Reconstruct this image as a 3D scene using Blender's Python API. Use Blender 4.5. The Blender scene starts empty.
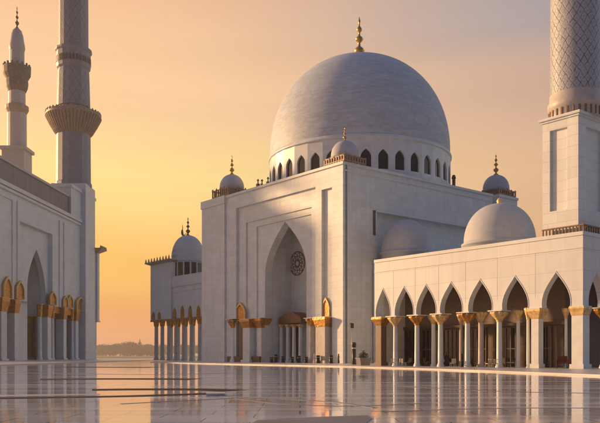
import bpy, math, random
from math import sin, cos, pi, radians, sqrt, atan2
from mathutils import Vector, Matrix
from mathutils.geometry import tessellate_polygon

random.seed(7)
S = bpy.context.scene
COL = S.collection

# ------------------------------------------------------------------ camera, sky, sun, exposure
F = 749.0          # focal length in photo pixels (photo 600 wide)
HOR = 355.5        # horizon row
EYE = 1.6
cd = bpy.data.cameras.new('camera'); cam = bpy.data.objects.new('camera', cd); COL.objects.link(cam)
cam.location = (0, 0, EYE); cam.rotation_euler = (pi / 2, 0, 0)
cd.sensor_width = 36; cd.lens = F / 600 * 36; cd.shift_y = (HOR - 211.5) / 600
cd.clip_start = 0.3; cd.clip_end = 12000
S.camera = cam

SUN_AZ = radians(-66)      # from straight ahead, negative is left
SUN_EL = radians(11)
sd = bpy.data.lights.new('sun', 'SUN'); sun = bpy.data.objects.new('sun', sd); COL.objects.link(sun)
sv = Vector((sin(SUN_AZ) * cos(SUN_EL), cos(SUN_AZ) * cos(SUN_EL), sin(SUN_EL)))
sun.rotation_euler = sv.to_track_quat('Z', 'Y').to_euler()
sd.energy = 4.7; sd.angle = radians(2.6); sd.color = (1.0, 0.59, 0.28)

W = bpy.data.worlds.new('World'); S.world = W; W.use_nodes = True
def build_world():
    nt = W.node_tree; N = nt.nodes; L = nt.links; N.clear()
    out = N.new('ShaderNodeOutputWorld'); bg = N.new('ShaderNodeBackground')
    tc = N.new('ShaderNodeTexCoord'); sep = N.new('ShaderNodeSeparateXYZ')
    L.new(tc.outputs['Generated'], sep.inputs[0])
    def m(op, a, b=None, c=None):
        n = N.new('ShaderNodeMath'); n.operation = op
        for i, v in enumerate((a, b, c)):
            if v is None: continue
            if isinstance(v, (int, float)): n.inputs[i].default_value = v
            else: L.new(v, n.inputs[i])
        return n.outputs[0]
    el = m('MULTIPLY', m('ARCSINE', sep.outputs['Z']), 180 / pi / 90)      # 0..1 = 0..90 deg
    az = m('MULTIPLY', m('ARCTAN2', sep.outputs['X'], sep.outputs['Y']), 180 / pi)
    # slow soft unevenness of the dust in the air
    mp = N.new('ShaderNodeMapping'); mp.inputs['Scale'].default_value = (1.2, 1.2, 6)
    L.new(tc.outputs['Generated'], mp.inputs[0])
    nz = N.new('ShaderNodeTexNoise'); nz.inputs['Scale'].default_value = 1.6; nz.inputs['Detail'].default_value = 3
    L.new(mp.outputs[0], nz.inputs[0])
    el = m('ADD', el, m('MULTIPLY', m('SUBTRACT', nz.outputs[0], 0.5), 0.035))
    def lin(c):
        return tuple(((v / 255) / 12.92 if v / 255 <= .04045 else (((v / 255) + .055) / 1.055) ** 2.4) for v in c) + (1,)
    def ramp(stops):
        r = N.new('ShaderNodeValToRGB'); L.new(el, r.inputs[0]); e = r.color_ramp.elements
        r.color_ramp.interpolation = 'EASE'
        while len(e) < len(stops): e.new(0.5)
        for i, (p, c) in enumerate(stops): e[i].position = p; e[i].color = lin(c)
        return r.outputs[0]
    left = ramp([(0.0, (222, 130, 74)), (.03, (238, 156, 80)), (.075, (250, 190, 92)), (.14, (255, 222, 140)), (.21, (248, 203, 152)), (.30, (238, 186, 142)), (.5, (158, 168, 190)), (1, (116, 142, 186))])
    right = ramp([(0.0, (210, 140, 108)), (.08, (226, 176, 128)), (.15, (224, 180, 140)), (.21, (205, 168, 146)), (.27, (168, 156, 157)), (.36, (162, 155, 160)), (.6, (118, 130, 158)), (1, (100, 126, 172))])
    back = ramp([(0.0, (62, 74, 98)), (.1, (56, 74, 104)), (.3, (58, 80, 116)), (.6, (70, 98, 146)), (1, (78, 108, 160))])
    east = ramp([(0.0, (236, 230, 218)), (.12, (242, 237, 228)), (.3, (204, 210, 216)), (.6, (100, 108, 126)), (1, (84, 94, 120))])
    def smooth(x, a, b):
        n = N.new('ShaderNodeMapRange'); n.interpolation_type = 'SMOOTHSTEP'
        L.new(x, n.inputs[0]); n.inputs[1].default_value = a; n.inputs[2].default_value = b
        return n.outputs[0]
    def mix(f, a, b):
        n = N.new('ShaderNodeMix'); n.data_type = 'RGBA'; L.new(f, n.inputs[0]); L.new(a, n.inputs[6]); L.new(b, n.inputs[7])
        return n.outputs[2]
    d_l = m('ABSOLUTE', m('ADD', az, 18))                   # distance from the glow
    col = mix(smooth(d_l, 2, 40), left, right)
    # broad glow further left, where the sun is
    d_b = m('ABSOLUTE', m('ADD', az, 45))
    col2 = mix(smooth(d_b, 55, 130), col, back)
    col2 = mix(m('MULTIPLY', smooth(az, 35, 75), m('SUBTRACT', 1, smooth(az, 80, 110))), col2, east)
    # the sky is brighter round the low sun, left of the picture
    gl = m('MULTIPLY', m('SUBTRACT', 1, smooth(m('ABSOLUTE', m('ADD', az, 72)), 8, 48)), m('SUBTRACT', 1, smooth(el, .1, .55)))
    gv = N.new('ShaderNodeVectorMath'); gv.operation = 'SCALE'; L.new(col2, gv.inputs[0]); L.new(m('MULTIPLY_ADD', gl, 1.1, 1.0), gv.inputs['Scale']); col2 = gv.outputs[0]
    sky = N.new('ShaderNodeTexSky'); sky.sky_type = 'NISHITA'; sky.sun_disc = False
    sky.sun_elevation = SUN_EL; sky.sun_rotation = SUN_AZ; sky.dust_density = 4
    ad = N.new('ShaderNodeMix'); ad.data_type = 'RGBA'; ad.blend_type = 'ADD'; ad.inputs[0].default_value = 1.0
    sc = N.new('ShaderNodeMix'); sc.data_type = 'RGBA'; sc.blend_type = 'MULTIPLY'; sc.inputs[0].default_value = 1
    L.new(sky.outputs[0], sc.inputs[6]); sc.inputs[7].default_value = (.006, .006, .006, 1)
    L.new(col2, ad.inputs[6]); L.new(sc.outputs[2], ad.inputs[7])
    mp3 = N.new('ShaderNodeMapping'); mp3.inputs['Scale'].default_value = (1.5, 1.5, 22); mp3.inputs['Rotation'].default_value = (.03, .05, 0); L.new(tc.outputs['Generated'], mp3.inputs[0])
    nz3 = N.new('ShaderNodeTexNoise'); nz3.inputs['Scale'].default_value = 1.3; nz3.inputs['Detail'].default_value = 6; nz3.inputs['Roughness'].default_value = .5; L.new(mp3.outputs[0], nz3.inputs[0])
    st = N.new('ShaderNodeMapRange'); L.new(nz3.outputs[0], st.inputs[0]); st.inputs[1].default_value = .3; st.inputs[2].default_value = .7; st.inputs[3].default_value = .965; st.inputs[4].default_value = 1.03
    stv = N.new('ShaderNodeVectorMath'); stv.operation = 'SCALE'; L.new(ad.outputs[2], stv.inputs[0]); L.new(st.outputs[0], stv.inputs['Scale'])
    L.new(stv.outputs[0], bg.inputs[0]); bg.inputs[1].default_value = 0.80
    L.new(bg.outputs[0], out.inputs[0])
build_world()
S.view_settings.view_transform = 'Standard'; S.view_settings.look = 'None'
S.view_settings.exposure = 0.4; S.view_settings.gamma = 1.0
S.render.engine = 'CYCLES'
S.cycles.max_bounces = 8; S.cycles.use_denoising = True

# ------------------------------------------------------------------ materials
def new_mat(name):
    m = bpy.data.materials.new(name); m.use_nodes = True
    nt = m.node_tree; return m, nt, nt.nodes, nt.links, nt.nodes['Principled BSDF']

def seam_coords(N, L):
    tc = N.new('ShaderNodeTexCoord'); s = N.new('ShaderNodeSeparateXYZ'); L.new(tc.outputs['Object'], s.inputs[0])
    a = N.new('ShaderNodeMath'); a.operation = 'ADD'; L.new(s.outputs[0], a.inputs[0]); L.new(s.outputs[1], a.inputs[1])
    c = N.new('ShaderNodeCombineXYZ'); L.new(a.outputs[0], c.inputs[0]); L.new(s.outputs[2], c.inputs[1])
    return tc, c.outputs[0]

def stone(name, col, var=.05, tile=(2.4, 1.2), seam=.74, rough=.5, bump=.25, noise=.35):
    m, nt, N, L, B = new_mat(name)
    tc, v = seam_coords(N, L)
    br = N.new('ShaderNodeTexBrick'); L.new(v, br.inputs['Vector'])
    br.inputs['Scale'].default_value = 1; br.inputs['Brick Width'].default_value = tile[0]; br.inputs['Row Height'].default_value = tile[1]
    br.inputs['Mortar Size'].default_value = .024; br.inputs['Mortar Smooth'].default_value = .4; br.offset = .5
    c1 = tuple(c * (1 + var) for c in col); c2 = tuple(c * (1 - var) for c in col)
    br.inputs['Color1'].default_value = (*c1, 1); br.inputs['Color2'].default_value = (*c2, 1)
    br.inputs['Mortar'].default_value = (*(c * seam for c in col), 1)
    n1 = N.new('ShaderNodeTexNoise'); n1.inputs['Scale'].default_value = noise; n1.inputs['Detail'].default_value = 6; n1.inputs['Roughness'].default_value = .62
    L.new(tc.outputs['Object'], n1.inputs[0])
    rp = N.new('ShaderNodeMapRange'); L.new(n1.outputs[0], rp.inputs[0]); rp.inputs[1].default_value = .3; rp.inputs[2].default_value = .7
    rp.inputs[3].default_value = .93; rp.inputs[4].default_value = 1.03
    # faint rain streaks running down the stone
    mp = N.new('ShaderNodeMapping'); mp.inputs['Scale'].default_value = (.9, .9, .05); L.new(tc.outputs['Object'], mp.inputs[0])
    n2 = N.new('ShaderNodeTexNoise'); n2.inputs['Scale'].default_value = 1.3; n2.inputs['Detail'].default_value = 5; L.new(mp.outputs[0], n2.inputs[0])
    r2 = N.new('ShaderNodeMapRange'); L.new(n2.outputs[0], r2.inputs[0]); r2.inputs[1].default_value = .35; r2.inputs[2].default_value = .65
    r2.inputs[3].default_value = .95; r2.inputs[4].default_value = 1.02
    mu = N.new('ShaderNodeMath'); mu.operation = 'MULTIPLY'; L.new(rp.outputs[0], mu.inputs[0]); L.new(r2.outputs[0], mu.inputs[1])
    mx = N.new('ShaderNodeVectorMath'); mx.operation = 'SCALE'; L.new(br.outputs['Color'], mx.inputs[0]); L.new(mu.outputs[0], mx.inputs['Scale'])
    L.new(mx.outputs[0], B.inputs['Base Color'])
    rr = N.new('ShaderNodeMapRange'); L.new(n1.outputs[0], rr.inputs[0]); rr.inputs[3].default_value = rough - .12; rr.inputs[4].default_value = rough + .12
    L.new(rr.outputs[0], B.inputs['Roughness'])
    bp = N.new('ShaderNodeBump'); bp.inputs['Strength'].default_value = bump; bp.inputs['Distance'].default_value = .05
    iv = N.new('ShaderNodeMath'); iv.operation = 'SUBTRACT'; iv.inputs[0].default_value = 1; L.new(br.outputs['Fac'], iv.inputs[1])
    L.new(iv.outputs[0], bp.inputs['Height']); L.new(bp.outputs[0], B.inputs['Normal'])
    return m

def simple(name, col, rough=.5, metal=0., var=.15, scale=3., bump=0.):
    m, nt, N, L, B = new_mat(name)
    tc = N.new('ShaderNodeTexCoord')
    n1 = N.new('ShaderNodeTexNoise'); n1.inputs['Scale'].default_value = scale; n1.inputs['Detail'].default_value = 5
    L.new(tc.outputs['Object'], n1.inputs[0])
    rp = N.new('ShaderNodeMapRange'); L.new(n1.outputs[0], rp.inputs[0]); rp.inputs[1].default_value = .3; rp.inputs[2].default_value = .7
    rp.inputs[3].default_value = 1 - var; rp.inputs[4].default_value = 1 + var
    mx = N.new('ShaderNodeVectorMath'); mx.operation = 'SCALE'; mx.inputs[0].default_value = col; L.new(rp.outputs[0], mx.inputs['Scale'])
    L.new(mx.outputs[0], B.inputs['Base Color'])
    B.inputs['Roughness'].default_value = rough; B.inputs['Metallic'].default_value = metal
    if bump:
        bp = N.new('ShaderNodeBump'); bp.inputs['Strength'].default_value = bump; bp.inputs['Distance'].default_value = .1
        L.new(n1.outputs[0], bp.inputs['Height']); L.new(bp.outputs[0], B.inputs['Normal'])
    return m

def polar(N, L, k=1.0):
    """coordinates that wrap a shape of revolution: x = angle * k, y = height"""
    tc = N.new('ShaderNodeTexCoord'); s = N.new('ShaderNodeSeparateXYZ'); L.new(tc.outputs['Object'], s.inputs[0])
    at_ = N.new('ShaderNodeMath'); at_.operation = 'ARCTAN2'; L.new(s.outputs[0], at_.inputs[0]); L.new(s.outputs[1], at_.inputs[1])
    mu = N.new('ShaderNodeMath'); mu.operation = 'MULTIPLY'; L.new(at_.outputs[0], mu.inputs[0]); mu.inputs[1].default_value = k
    c = N.new('ShaderNodeCombineXYZ'); L.new(mu.outputs[0], c.inputs[0]); L.new(s.outputs[2], c.inputs[1])
    return tc, c.outputs[0], mu.outputs[0], s.outputs[2]
def mrange(N, L, x, a, b, c, d):
    n = N.new('ShaderNodeMapRange'); L.new(x, n.inputs[0])
    for i, v in enumerate((a, b, c, d)): n.inputs[1 + i].default_value = v
    return n.outputs[0]
def mmath(N, L, op, a, b=None):
    n = N.new('ShaderNodeMath'); n.operation = op
    for i, v in enumerate((a, b)):
        if v is None: continue
        if isinstance(v, (int, float)): n.inputs[i].default_value = v
        else: L.new(v, n.inputs[i])
    return n.outputs[0]
def dome_mat(name, col, k, course, vein=1.0, joint=.90, rough=.6, asp=1.0):
    """marble dome: fine courses of slabs, slanting veins brushed across them"""
    m, nt, N, L, B = new_mat(name)
    tc, v, ang, z = polar(N, L, k)
    mp = N.new('ShaderNodeMapping'); mp.inputs['Rotation'].default_value = (0, 0, .30); mp.inputs['Scale'].default_value = (.12 * vein * asp, .55 * vein, 1); L.new(v, mp.inputs[0])
    n1 = N.new('ShaderNodeTexNoise'); n1.inputs['Scale'].default_value = 1.6; n1.inputs['Detail'].default_value = 9; n1.inputs['Roughness'].default_value = .68; n1.inputs['Distortion'].default_value = 1.6; L.new(mp.outputs[0], n1.inputs[0])
    mp2 = N.new('ShaderNodeMapping'); mp2.inputs['Rotation'].default_value = (0, 0, -.22); mp2.inputs['Scale'].default_value = (.2 * vein * asp, .8 * vein, 1); L.new(v, mp2.inputs[0])
    n2 = N.new('ShaderNodeTexNoise'); n2.inputs['Scale'].default_value = 1.2; n2.inputs['Detail'].default_value = 7; n2.inputs['Roughness'].default_value = .6; n2.inputs['Distortion'].default_value = 2.2; L.new(mp2.outputs[0], n2.inputs[0])
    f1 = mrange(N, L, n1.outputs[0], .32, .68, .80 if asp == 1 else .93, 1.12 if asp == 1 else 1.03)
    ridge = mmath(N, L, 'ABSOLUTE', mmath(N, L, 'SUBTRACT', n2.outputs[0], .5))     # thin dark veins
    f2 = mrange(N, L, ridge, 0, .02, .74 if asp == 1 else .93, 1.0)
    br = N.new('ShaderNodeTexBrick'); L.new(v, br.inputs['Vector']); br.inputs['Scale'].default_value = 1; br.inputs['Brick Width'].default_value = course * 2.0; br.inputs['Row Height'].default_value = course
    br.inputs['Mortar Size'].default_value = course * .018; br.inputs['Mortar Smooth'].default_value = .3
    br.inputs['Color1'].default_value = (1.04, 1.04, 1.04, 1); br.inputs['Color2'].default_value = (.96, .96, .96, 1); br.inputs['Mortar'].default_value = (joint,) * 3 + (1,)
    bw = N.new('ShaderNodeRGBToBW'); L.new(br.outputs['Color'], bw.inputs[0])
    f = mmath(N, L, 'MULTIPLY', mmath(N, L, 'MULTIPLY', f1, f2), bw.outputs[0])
    mx = N.new('ShaderNodeVectorMath'); mx.operation = 'SCALE'; mx.inputs[0].default_value = col; L.new(f, mx.inputs['Scale'])
    L.new(mx.outputs[0], B.inputs['Base Color']); B.inputs['Roughness'].default_value = rough
    return m
def lattice_mat(name, dark, pale, around, high, width=.075, keep=.46):
    """carved diamond lattice wrapped round a shaft, its lines broken and worn"""
    m, nt, N, L, B = new_mat(name)
    tc, v, ang, z = polar(N, L, 1.0)
    nz = N.new('ShaderNodeTexNoise'); nz.inputs['Scale'].default_value = 1.1; nz.inputs['Detail'].default_value = 3; L.new(tc.outputs['Object'], nz.inputs[0])
    wob = mmath(N, L, 'MULTIPLY', mmath(N, L, 'SUBTRACT', nz.outputs[0], .5), .7)
    u = mmath(N, L, 'MULTIPLY', ang, around / (2 * pi)); w = mmath(N, L, 'ADD', mmath(N, L, 'MULTIPLY', z, 1 / high), wob)
    def line(x): return mmath(N, L, 'ABSOLUTE', mmath(N, L, 'SUBTRACT', mmath(N, L, 'FRACT', x), .5))
    a = line(mmath(N, L, 'ADD', u, w)); b = line(mmath(N, L, 'SUBTRACT', u, w))
    d = mmath(N, L, 'MINIMUM', a, b)
    n3 = N.new('ShaderNodeTexNoise'); n3.inputs['Scale'].default_value = 1.9; n3.inputs['Detail'].default_value = 4; L.new(tc.outputs['Object'], n3.inputs[0])
    gap = mrange(N, L, n3.outputs[0], keep - .06, keep + .06, .35, 1)       # 0.35 faint line, 1 full line
    ln = mmath(N, L, 'MULTIPLY', mrange(N, L, d, width * .4, width, 1, 0), gap)
    # small bud in the heart of each diamond
    bud = mrange(N, L, mmath(N, L, 'ADD', mmath(N, L, 'SUBTRACT', .5, a), mmath(N, L, 'SUBTRACT', .5, b)), .06, .16, .55, 0)
    ln = mmath(N, L, 'MAXIMUM', ln, bud)
    mx = N.new('ShaderNodeMix'); mx.data_type = 'RGBA'; L.new(ln, mx.inputs[0]); mx.inputs[6].default_value = pale; mx.inputs[7].default_value = dark
    L.new(mx.outputs[2], B.inputs['Base Color']); B.inputs['Roughness'].default_value = .5
    bp = N.new('ShaderNodeBump'); bp.inputs['Strength'].default_value = .6; bp.inputs['Distance'].default_value = .05; bp.invert = True; L.new(ln, bp.inputs['Height']); L.new(bp.outputs[0], B.inputs['Normal'])
    return m

def floor_mat():
    m, nt, N, L, B = new_mat('polished_floor')
    tc = N.new('ShaderNodeTexCoord')
    mp = N.new('ShaderNodeMapping'); mp.inputs['Scale'].default_value = (.05, .55, 1); L.new(tc.outputs['Object'], mp.inputs[0])
    n1 = N.new('ShaderNodeTexNoise'); n1.inputs['Scale'].default_value = 1.0; n1.inputs['Detail'].default_value = 8; n1.inputs['Roughness'].default_value = .6; L.new(mp.outputs[0], n1.inputs[0])
    br = N.new('ShaderNodeTexBrick'); L.new(tc.outputs['Object'], br.inputs[0]); br.inputs['Scale'].default_value = 1; br.offset = .5
    br.inputs['Brick Width'].default_value = 2.4; br.inputs['Row Height'].default_value = 1.2; br.inputs['Mortar Size'].default_value = .02
    br.inputs['Color1'].default_value = (.78, .765, .75, 1); br.inputs['Color2'].default_value = (.68, .665, .655, 1); br.inputs['Mortar'].default_value = (.18, .16, .15, 1)
    r = N.new('ShaderNodeMapRange'); L.new(n1.outputs[0], r.inputs[0]); r.inputs[1].default_value = .3; r.inputs[2].default_value = .7; r.inputs[3].default_value = .75; r.inputs[4].default_value = 1.12
    mx = N.new('ShaderNodeVectorMath'); mx.operation = 'SCALE'; L.new(br.outputs['Color'], mx.inputs[0]); L.new(r.outputs[0], mx.inputs['Scale'])
    L.new(mx.outputs[0], B.inputs['Base Color'])
    # uneven polish in long strips: some stretches mirror, some are dulled by feet and dust
    r2 = N.new('ShaderNodeMapRange'); L.new(n1.outputs[0], r2.inputs[0]); r2.inputs[1].default_value = .42; r2.inputs[2].default_value = .72; r2.inputs[3].default_value = .03; r2.inputs[4].default_value = .17
    L.new(r2.outputs[0], B.inputs['Roughness'])
    mp2 = N.new('ShaderNodeMapping'); mp2.inputs['Scale'].default_value = (.25, 1.6, 1); L.new(tc.outputs['Object'], mp2.inputs[0])
    n2 = N.new('ShaderNodeTexNoise'); n2.inputs['Scale'].default_value = 1.1; n2.inputs['Detail'].default_value = 3; L.new(mp2.outputs[0], n2.inputs[0])
    bp = N.new('ShaderNodeBump'); bp.inputs['Strength'].default_value = .10; bp.inputs['Distance'].default_value = .010; L.new(n2.outputs[0], bp.inputs['Height'])
    L.new(bp.outputs[0], B.inputs['Normal'])
    B.inputs['IOR'].default_value = 1.42
    return m

M = {}
M['marble'] = stone('white_marble', (.665, .70, .69))
M['marble2'] = stone('white_marble_large', (.66, .69, .68), tile=(4.5, 2.2))
M['plain'] = simple('smooth_marble', (.67, .70, .69), .4, var=.08, scale=.8)
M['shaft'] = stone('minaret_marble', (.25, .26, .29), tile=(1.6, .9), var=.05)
M['trim'] = simple('trim_stone', (.48, .44, .40), .5, var=.12, scale=1.5)
M['corbel'] = simple('corbel_stone', (.36, .27, .19), .55, var=.22, scale=2)
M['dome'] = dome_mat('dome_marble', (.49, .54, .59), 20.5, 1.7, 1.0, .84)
M['smalldome'] = dome_mat('small_dome_marble', (.46, .485, .515), 4.0, .8, 1.6, .80, .7, 3.0)
M['gold'] = simple('gilded_bronze', (.50, .235, .05), .36, .55, var=.45, scale=2.6, bump=.7)
M['goldpale'] = simple('worn_gilding', (.66, .46, .20), .45, .25, var=.3, scale=2.5, bump=.3)
M['finial'] = simple('brass_finial', (.60, .34, .10), .28, .9, var=.15)
M['brown'] = simple('bronze_railing', (.16, .085, .045), .5, .3, var=.4, scale=4)
M['rail'] = simple('aged_brass_railing', (.30, .19, .12), .55, .15, var=.4, scale=4)
M['greystone'] = simple('weathered_stone', (.17, .135, .115), .7, var=.3, scale=1)
M['glass'] = simple('dark_glass', (.012, .013, .017), .08, 0, var=.2, scale=.5)
M['wood'] = simple('dark_timber', (.085, .045, .026), .45, var=.35, scale=1.2)
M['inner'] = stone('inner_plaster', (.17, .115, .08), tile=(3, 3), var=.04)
M['panel'] = stone('grey_cladding', (.17, .175, .20), tile=(.8, 9), var=.12, seam=.5)
M['lattice'] = lattice_mat('inlaid_marble', (.10, .105, .11, 1), (.37, .40, .44, 1), 22, 1.25)
M['relief'] = lattice_mat('relief_marble', (.13, .14, .16, 1), (.235, .25, .28, 1), 14, 4.6)
M['floor'] = floor_mat()
M['platform'] = stone('platform_marble', (.60, .55, .50), tile=(2, 2), rough=.35)
M['kerb'] = simple('dark_kerb_stone', (.032, .026, .024), .95, var=.3, scale=.6)
M['kerb'].node_tree.nodes['Principled BSDF'].inputs['Specular IOR Level'].default_value = .15
M['palekerb'] = simple('pale_kerb_stone', (.50, .47, .45), .6, var=.15, scale=.6)
M['slab'] = simple('slate_slab', (.16, .155, .165), .55, var=.2, scale=.5)
M['sand'] = simple('dry_ground', (.26, .21, .16), .9, var=.2, scale=.02)
M['leaf'] = simple('foliage', (.055, .065, .03), .7, var=.4, scale=.4)
M['bark'] = simple('bark', (.10, .07, .05), .9, var=.3)
M['town'] = simple('far_plaster', (.30, .26, .22), .9, var=.2, scale=.1)
M['black'] = simple('black_metal', (.02, .02, .022), .4, .4, var=.2)
M['iron'] = simple('painted_metal', (.42, .40, .37), .45, .2, var=.15)
M['red'] = simple('dark_red_fabric', (.085, .016, .012), .75, var=.3, scale=6)
M['darkfab'] = simple('dark_fabric', (.035, .028, .028), .8, var=.3, scale=6)
M['skin'] = simple('skin', (.34, .20, .13), .55, var=.05)
M['robe'] = simple('dark_robe', (.022, .02, .024), .8, var=.3, scale=5)
M['white_robe'] = simple('white_robe', (.55, .52, .48), .8, var=.08, scale=5)
M['lamp'] = simple('lamp_housing', (.015, .013, .012), .5, .2)

# ------------------------------------------------------------------ mesh helpers
class MB:
    def __init__(s): s.v = []; s.f = []; s.smooth = []
    def add(s, vs, fs, smooth=False):
        o = len(s.v); s.v += [tuple(v) for v in vs]; s.f += [tuple(i + o for i in f) for f in fs]; s.smooth += [smooth] * len(fs)
    def box(s, x0, x1, y0, y1, z0, z1):
        s.add([(x0, y0, z0), (x1, y0, z0), (x1, y1, z0), (x0, y1, z0), (x0, y0, z1), (x1, y0, z1), (x1, y1, z1), (x0, y1, z1)],
              [(0, 3, 2, 1), (4, 5, 6, 7), (0, 1, 5, 4), (1, 2, 6, 5), (2, 3, 7, 6), (3, 0, 4, 7)])
    def prism(s, loops, y0, y1):
        """loops: first outline then holes, points (x, z); solid between y0 (outside face) and y1"""
        pts = [p for l in loops for p in l]
        tris = tessellate_polygon([[Vector((p[0], p[1], 0)) for p in l] for l in loops])
        n = len(pts)
        vs = [(p[0], y0, p[1]) for p in pts] + [(p[0], y1, p[1]) for p in pts]
        fs = []
        for t in tris:
            a, b, c = (Vector(pts[i]) for i in t)
            cr = (b - a).x * (c - a).y - (b - a).y * (c - a).x
            if abs(cr) < 1e-9: continue
            t = t if cr > 0 else (t[0], t[2], t[1])
            fs.append(tuple(t)); fs.append((t[0] + n, t[2] + n, t[1] + n))
        o = 0
        for li, l in enumerate(loops):
            k = len(l)
            area = sum(l[i][0] * l[(i + 1) % k][1] - l[(i + 1) % k][0] * l[i][1] for i in range(k))
            ccw = area > 0
            if li > 0: ccw = not ccw
            for i in range(k):
                a, b = o + i, o + (i + 1) % k
                fs.append((a, a + n, b + n, b) if ccw else (a, b, b + n, a + n))
            o += k
        s.add(vs, fs)
    def lathe(s, prof, cx=0, cy=0, seg=32, mod=None, smooth=True, arc=None, cap=True):
        vs = []; fs = []; n = len(prof)
        for j in range(seg):
            a = 2 * pi * j / seg
            for (r, z) in prof:
                rr = r * (mod(a, z) if mod else 1)
                vs.append((cx + rr * cos(a), cy + rr * sin(a), z))
        for j in range(seg):
            k = (j + 1) % seg
            for i in range(n - 1):
                fs.append((j * n + i, k * n + i, k * n + i + 1, j * n + i + 1))
        s.add(vs, fs, smooth)
        if cap:
            if prof[0][0] > 1e-4: s.add([vs[j * n] for j in range(seg)][::-1], [tuple(range(seg))])
            if prof[-1][0] > 1e-4: s.add([vs[j * n + n - 1] for j in range(seg)], [tuple(range(seg))])
    def frustum(s, cx, cy, z0, z1, a0, b0, a1, b1):
        """rectangular tapered block: half sizes a,b at bottom and top"""
        s.add([(cx - a0, cy - b0, z0), (cx + a0, cy - b0, z0), (cx + a0, cy + b0, z0), (cx - a0, cy + b0, z0),
               (cx - a1, cy - b1, z1), (cx + a1, cy - b1, z1), (cx + a1, cy + b1, z1), (cx - a1, cy + b1, z1)],
              [(0, 3, 2, 1), (4, 5, 6, 7), (0, 1, 5, 4), (1, 2, 6, 5), (2, 3, 7, 6), (3, 0, 4, 7)])
    def tube(s, pts, r, seg=8):
        pts = [Vector(p) for p in pts]; vs = []; fs = []
        for i, p in enumerate(pts):
            d = (pts[min(i + 1, len(pts) - 1)] - pts[max(i - 1, 0)]).normalized()
            up = Vector((0, 0, 1)) if abs(d.z) < .9 else Vector((1, 0, 0))
            u = d.cross(up).normalized(); w = d.cross(u)
            rr = r[i] if isinstance(r, (list, tuple)) else r
            for j in range(seg):
                a = 2 * pi * j / seg; vs.append(p + (u * cos(a) + w * sin(a)) * rr)
        for i in range(len(pts) - 1):
            for j in range(seg):
                k = (j + 1) % seg
                fs.append((i * seg + j, (i + 1) * seg + j, (i + 1) * seg + k, i * seg + k))
        fs.append(tuple(range(seg))); fs.append(tuple(range((len(pts) - 1) * seg, len(pts) * seg))[::-1])
        s.add(vs, fs, True)
    def build(s, name, mat, parent=None, loc=None, bevel=0):
        me = bpy.data.meshes.new(name); me.from_pydata(s.v, [], s.f)
        me.polygons.foreach_set('use_smooth', s.smooth)
        me.materials.append(mat if not isinstance(mat, str) else M[mat]); me.validate(); me.update()
        o = bpy.data.objects.new(name, me); COL.objects.link(o)
        if parent: o.parent = parent
        if loc: o.location = loc
        if bevel:
            b = o.modifiers.new('bevel', 'BEVEL'); b.width = bevel; b.segments = 2; b.limit_method = 'ANGLE'; b.angle_limit = radians(40)
        return o

def empty(name, loc=(0, 0, 0), rz=0, label=None, cat=None, group=None, kind=None):
    o = bpy.data.objects.new(name, None); COL.objects.link(o); o.location = loc; o.rotation_euler = (0, 0, rz)
    o.empty_display_size = 1
    return tag(o, label, cat, group, kind)
def tag(o, label=None, cat=None, group=None, kind=None):
    if label: o['label'] = label
    if cat: o['category'] = cat
    if group: o['group'] = group
    if kind: o['kind'] = kind
    return o
def kids(o): return [c for c in bpy.data.objects if c.parent == o]
def copy_tree(o, parent=None):
    c = o.copy(); COL.objects.link(c); c.parent = parent
    for ch in kids(o): copy_tree(ch, c)
    return c

def bez(p0, p1, p2, p3, n):
    out = []
    for i in range(n + 1):
        t = i / n; a = (1 - t) ** 3; b = 3 * t * (1 - t) ** 2; c = 3 * t * t * (1 - t); d = t ** 3
        out.append((a * p0[0] + b * p1[0] + c * p2[0] + d * p3[0], a * p0[1] + b * p1[1] + c * p2[1] + d * p3[1]))
    return out
def arch(cx, w, z0, zs, zt, bulge=1.12, n=10, px2=.25, pz2=.72):
    """pointed keel arch, points from bottom left up over the tip to bottom right (clockwise)"""
    H = zt - zs; h = w / 2
    l = bez((-h, zs), (-h * bulge, zs + H * .42), (-h * px2 * 2, zs + H * pz2), (0, zt), n)
    pts = [(cx + x, z) for x, z in l] + [(cx - x, z) for x, z in reversed(l[:-1])]
    if z0 < zs - 1e-6: pts = [(cx - h, z0)] + pts + [(cx + h, z0)]
    return pts

class Frame:
    """a facade frame: origin, angle of local x; pixel -> local coordinates on a plane local y = c"""
    def __init__(s, X, Z, rz): s.o = Vector((X, Z)); s.rz = rz; s.x = Vector((cos(rz), sin(rz))); s.y = Vector((-sin(rz), cos(rz)))
    def x_at(s, px, y=0.):
        q = (px - 300) / F; p = s.o + s.y * y
        return (q * p.y - p.x) / (s.x.x - q * s.x.y)
    def world(s, x, y=0.): return s.o + s.x * x + s.y * y
    def z_at(s, py, x, y=0.): return (HOR - py) / F * s.world(x, y).y + EYE
    def xz(s, px, py, y=0.):
        x = s.x_at(px, y); return x, s.z_at(py, x, y)
    def y_at(s, px, x=0.):
        """local y where pixel column px meets plane local x"""
        q = (px - 300) / F; p = s.o + s.x * x
        return (q * p.y - p.x) / (s.y.x - q * s.y.y)
def ground(px, py, z=0.):
    d = (EYE - z) * F / (py - HOR); return Vector(((px - 300) / F * d, d))
def at(px, Z): return Vector(((px - 300) / F * Z, Z))

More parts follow.
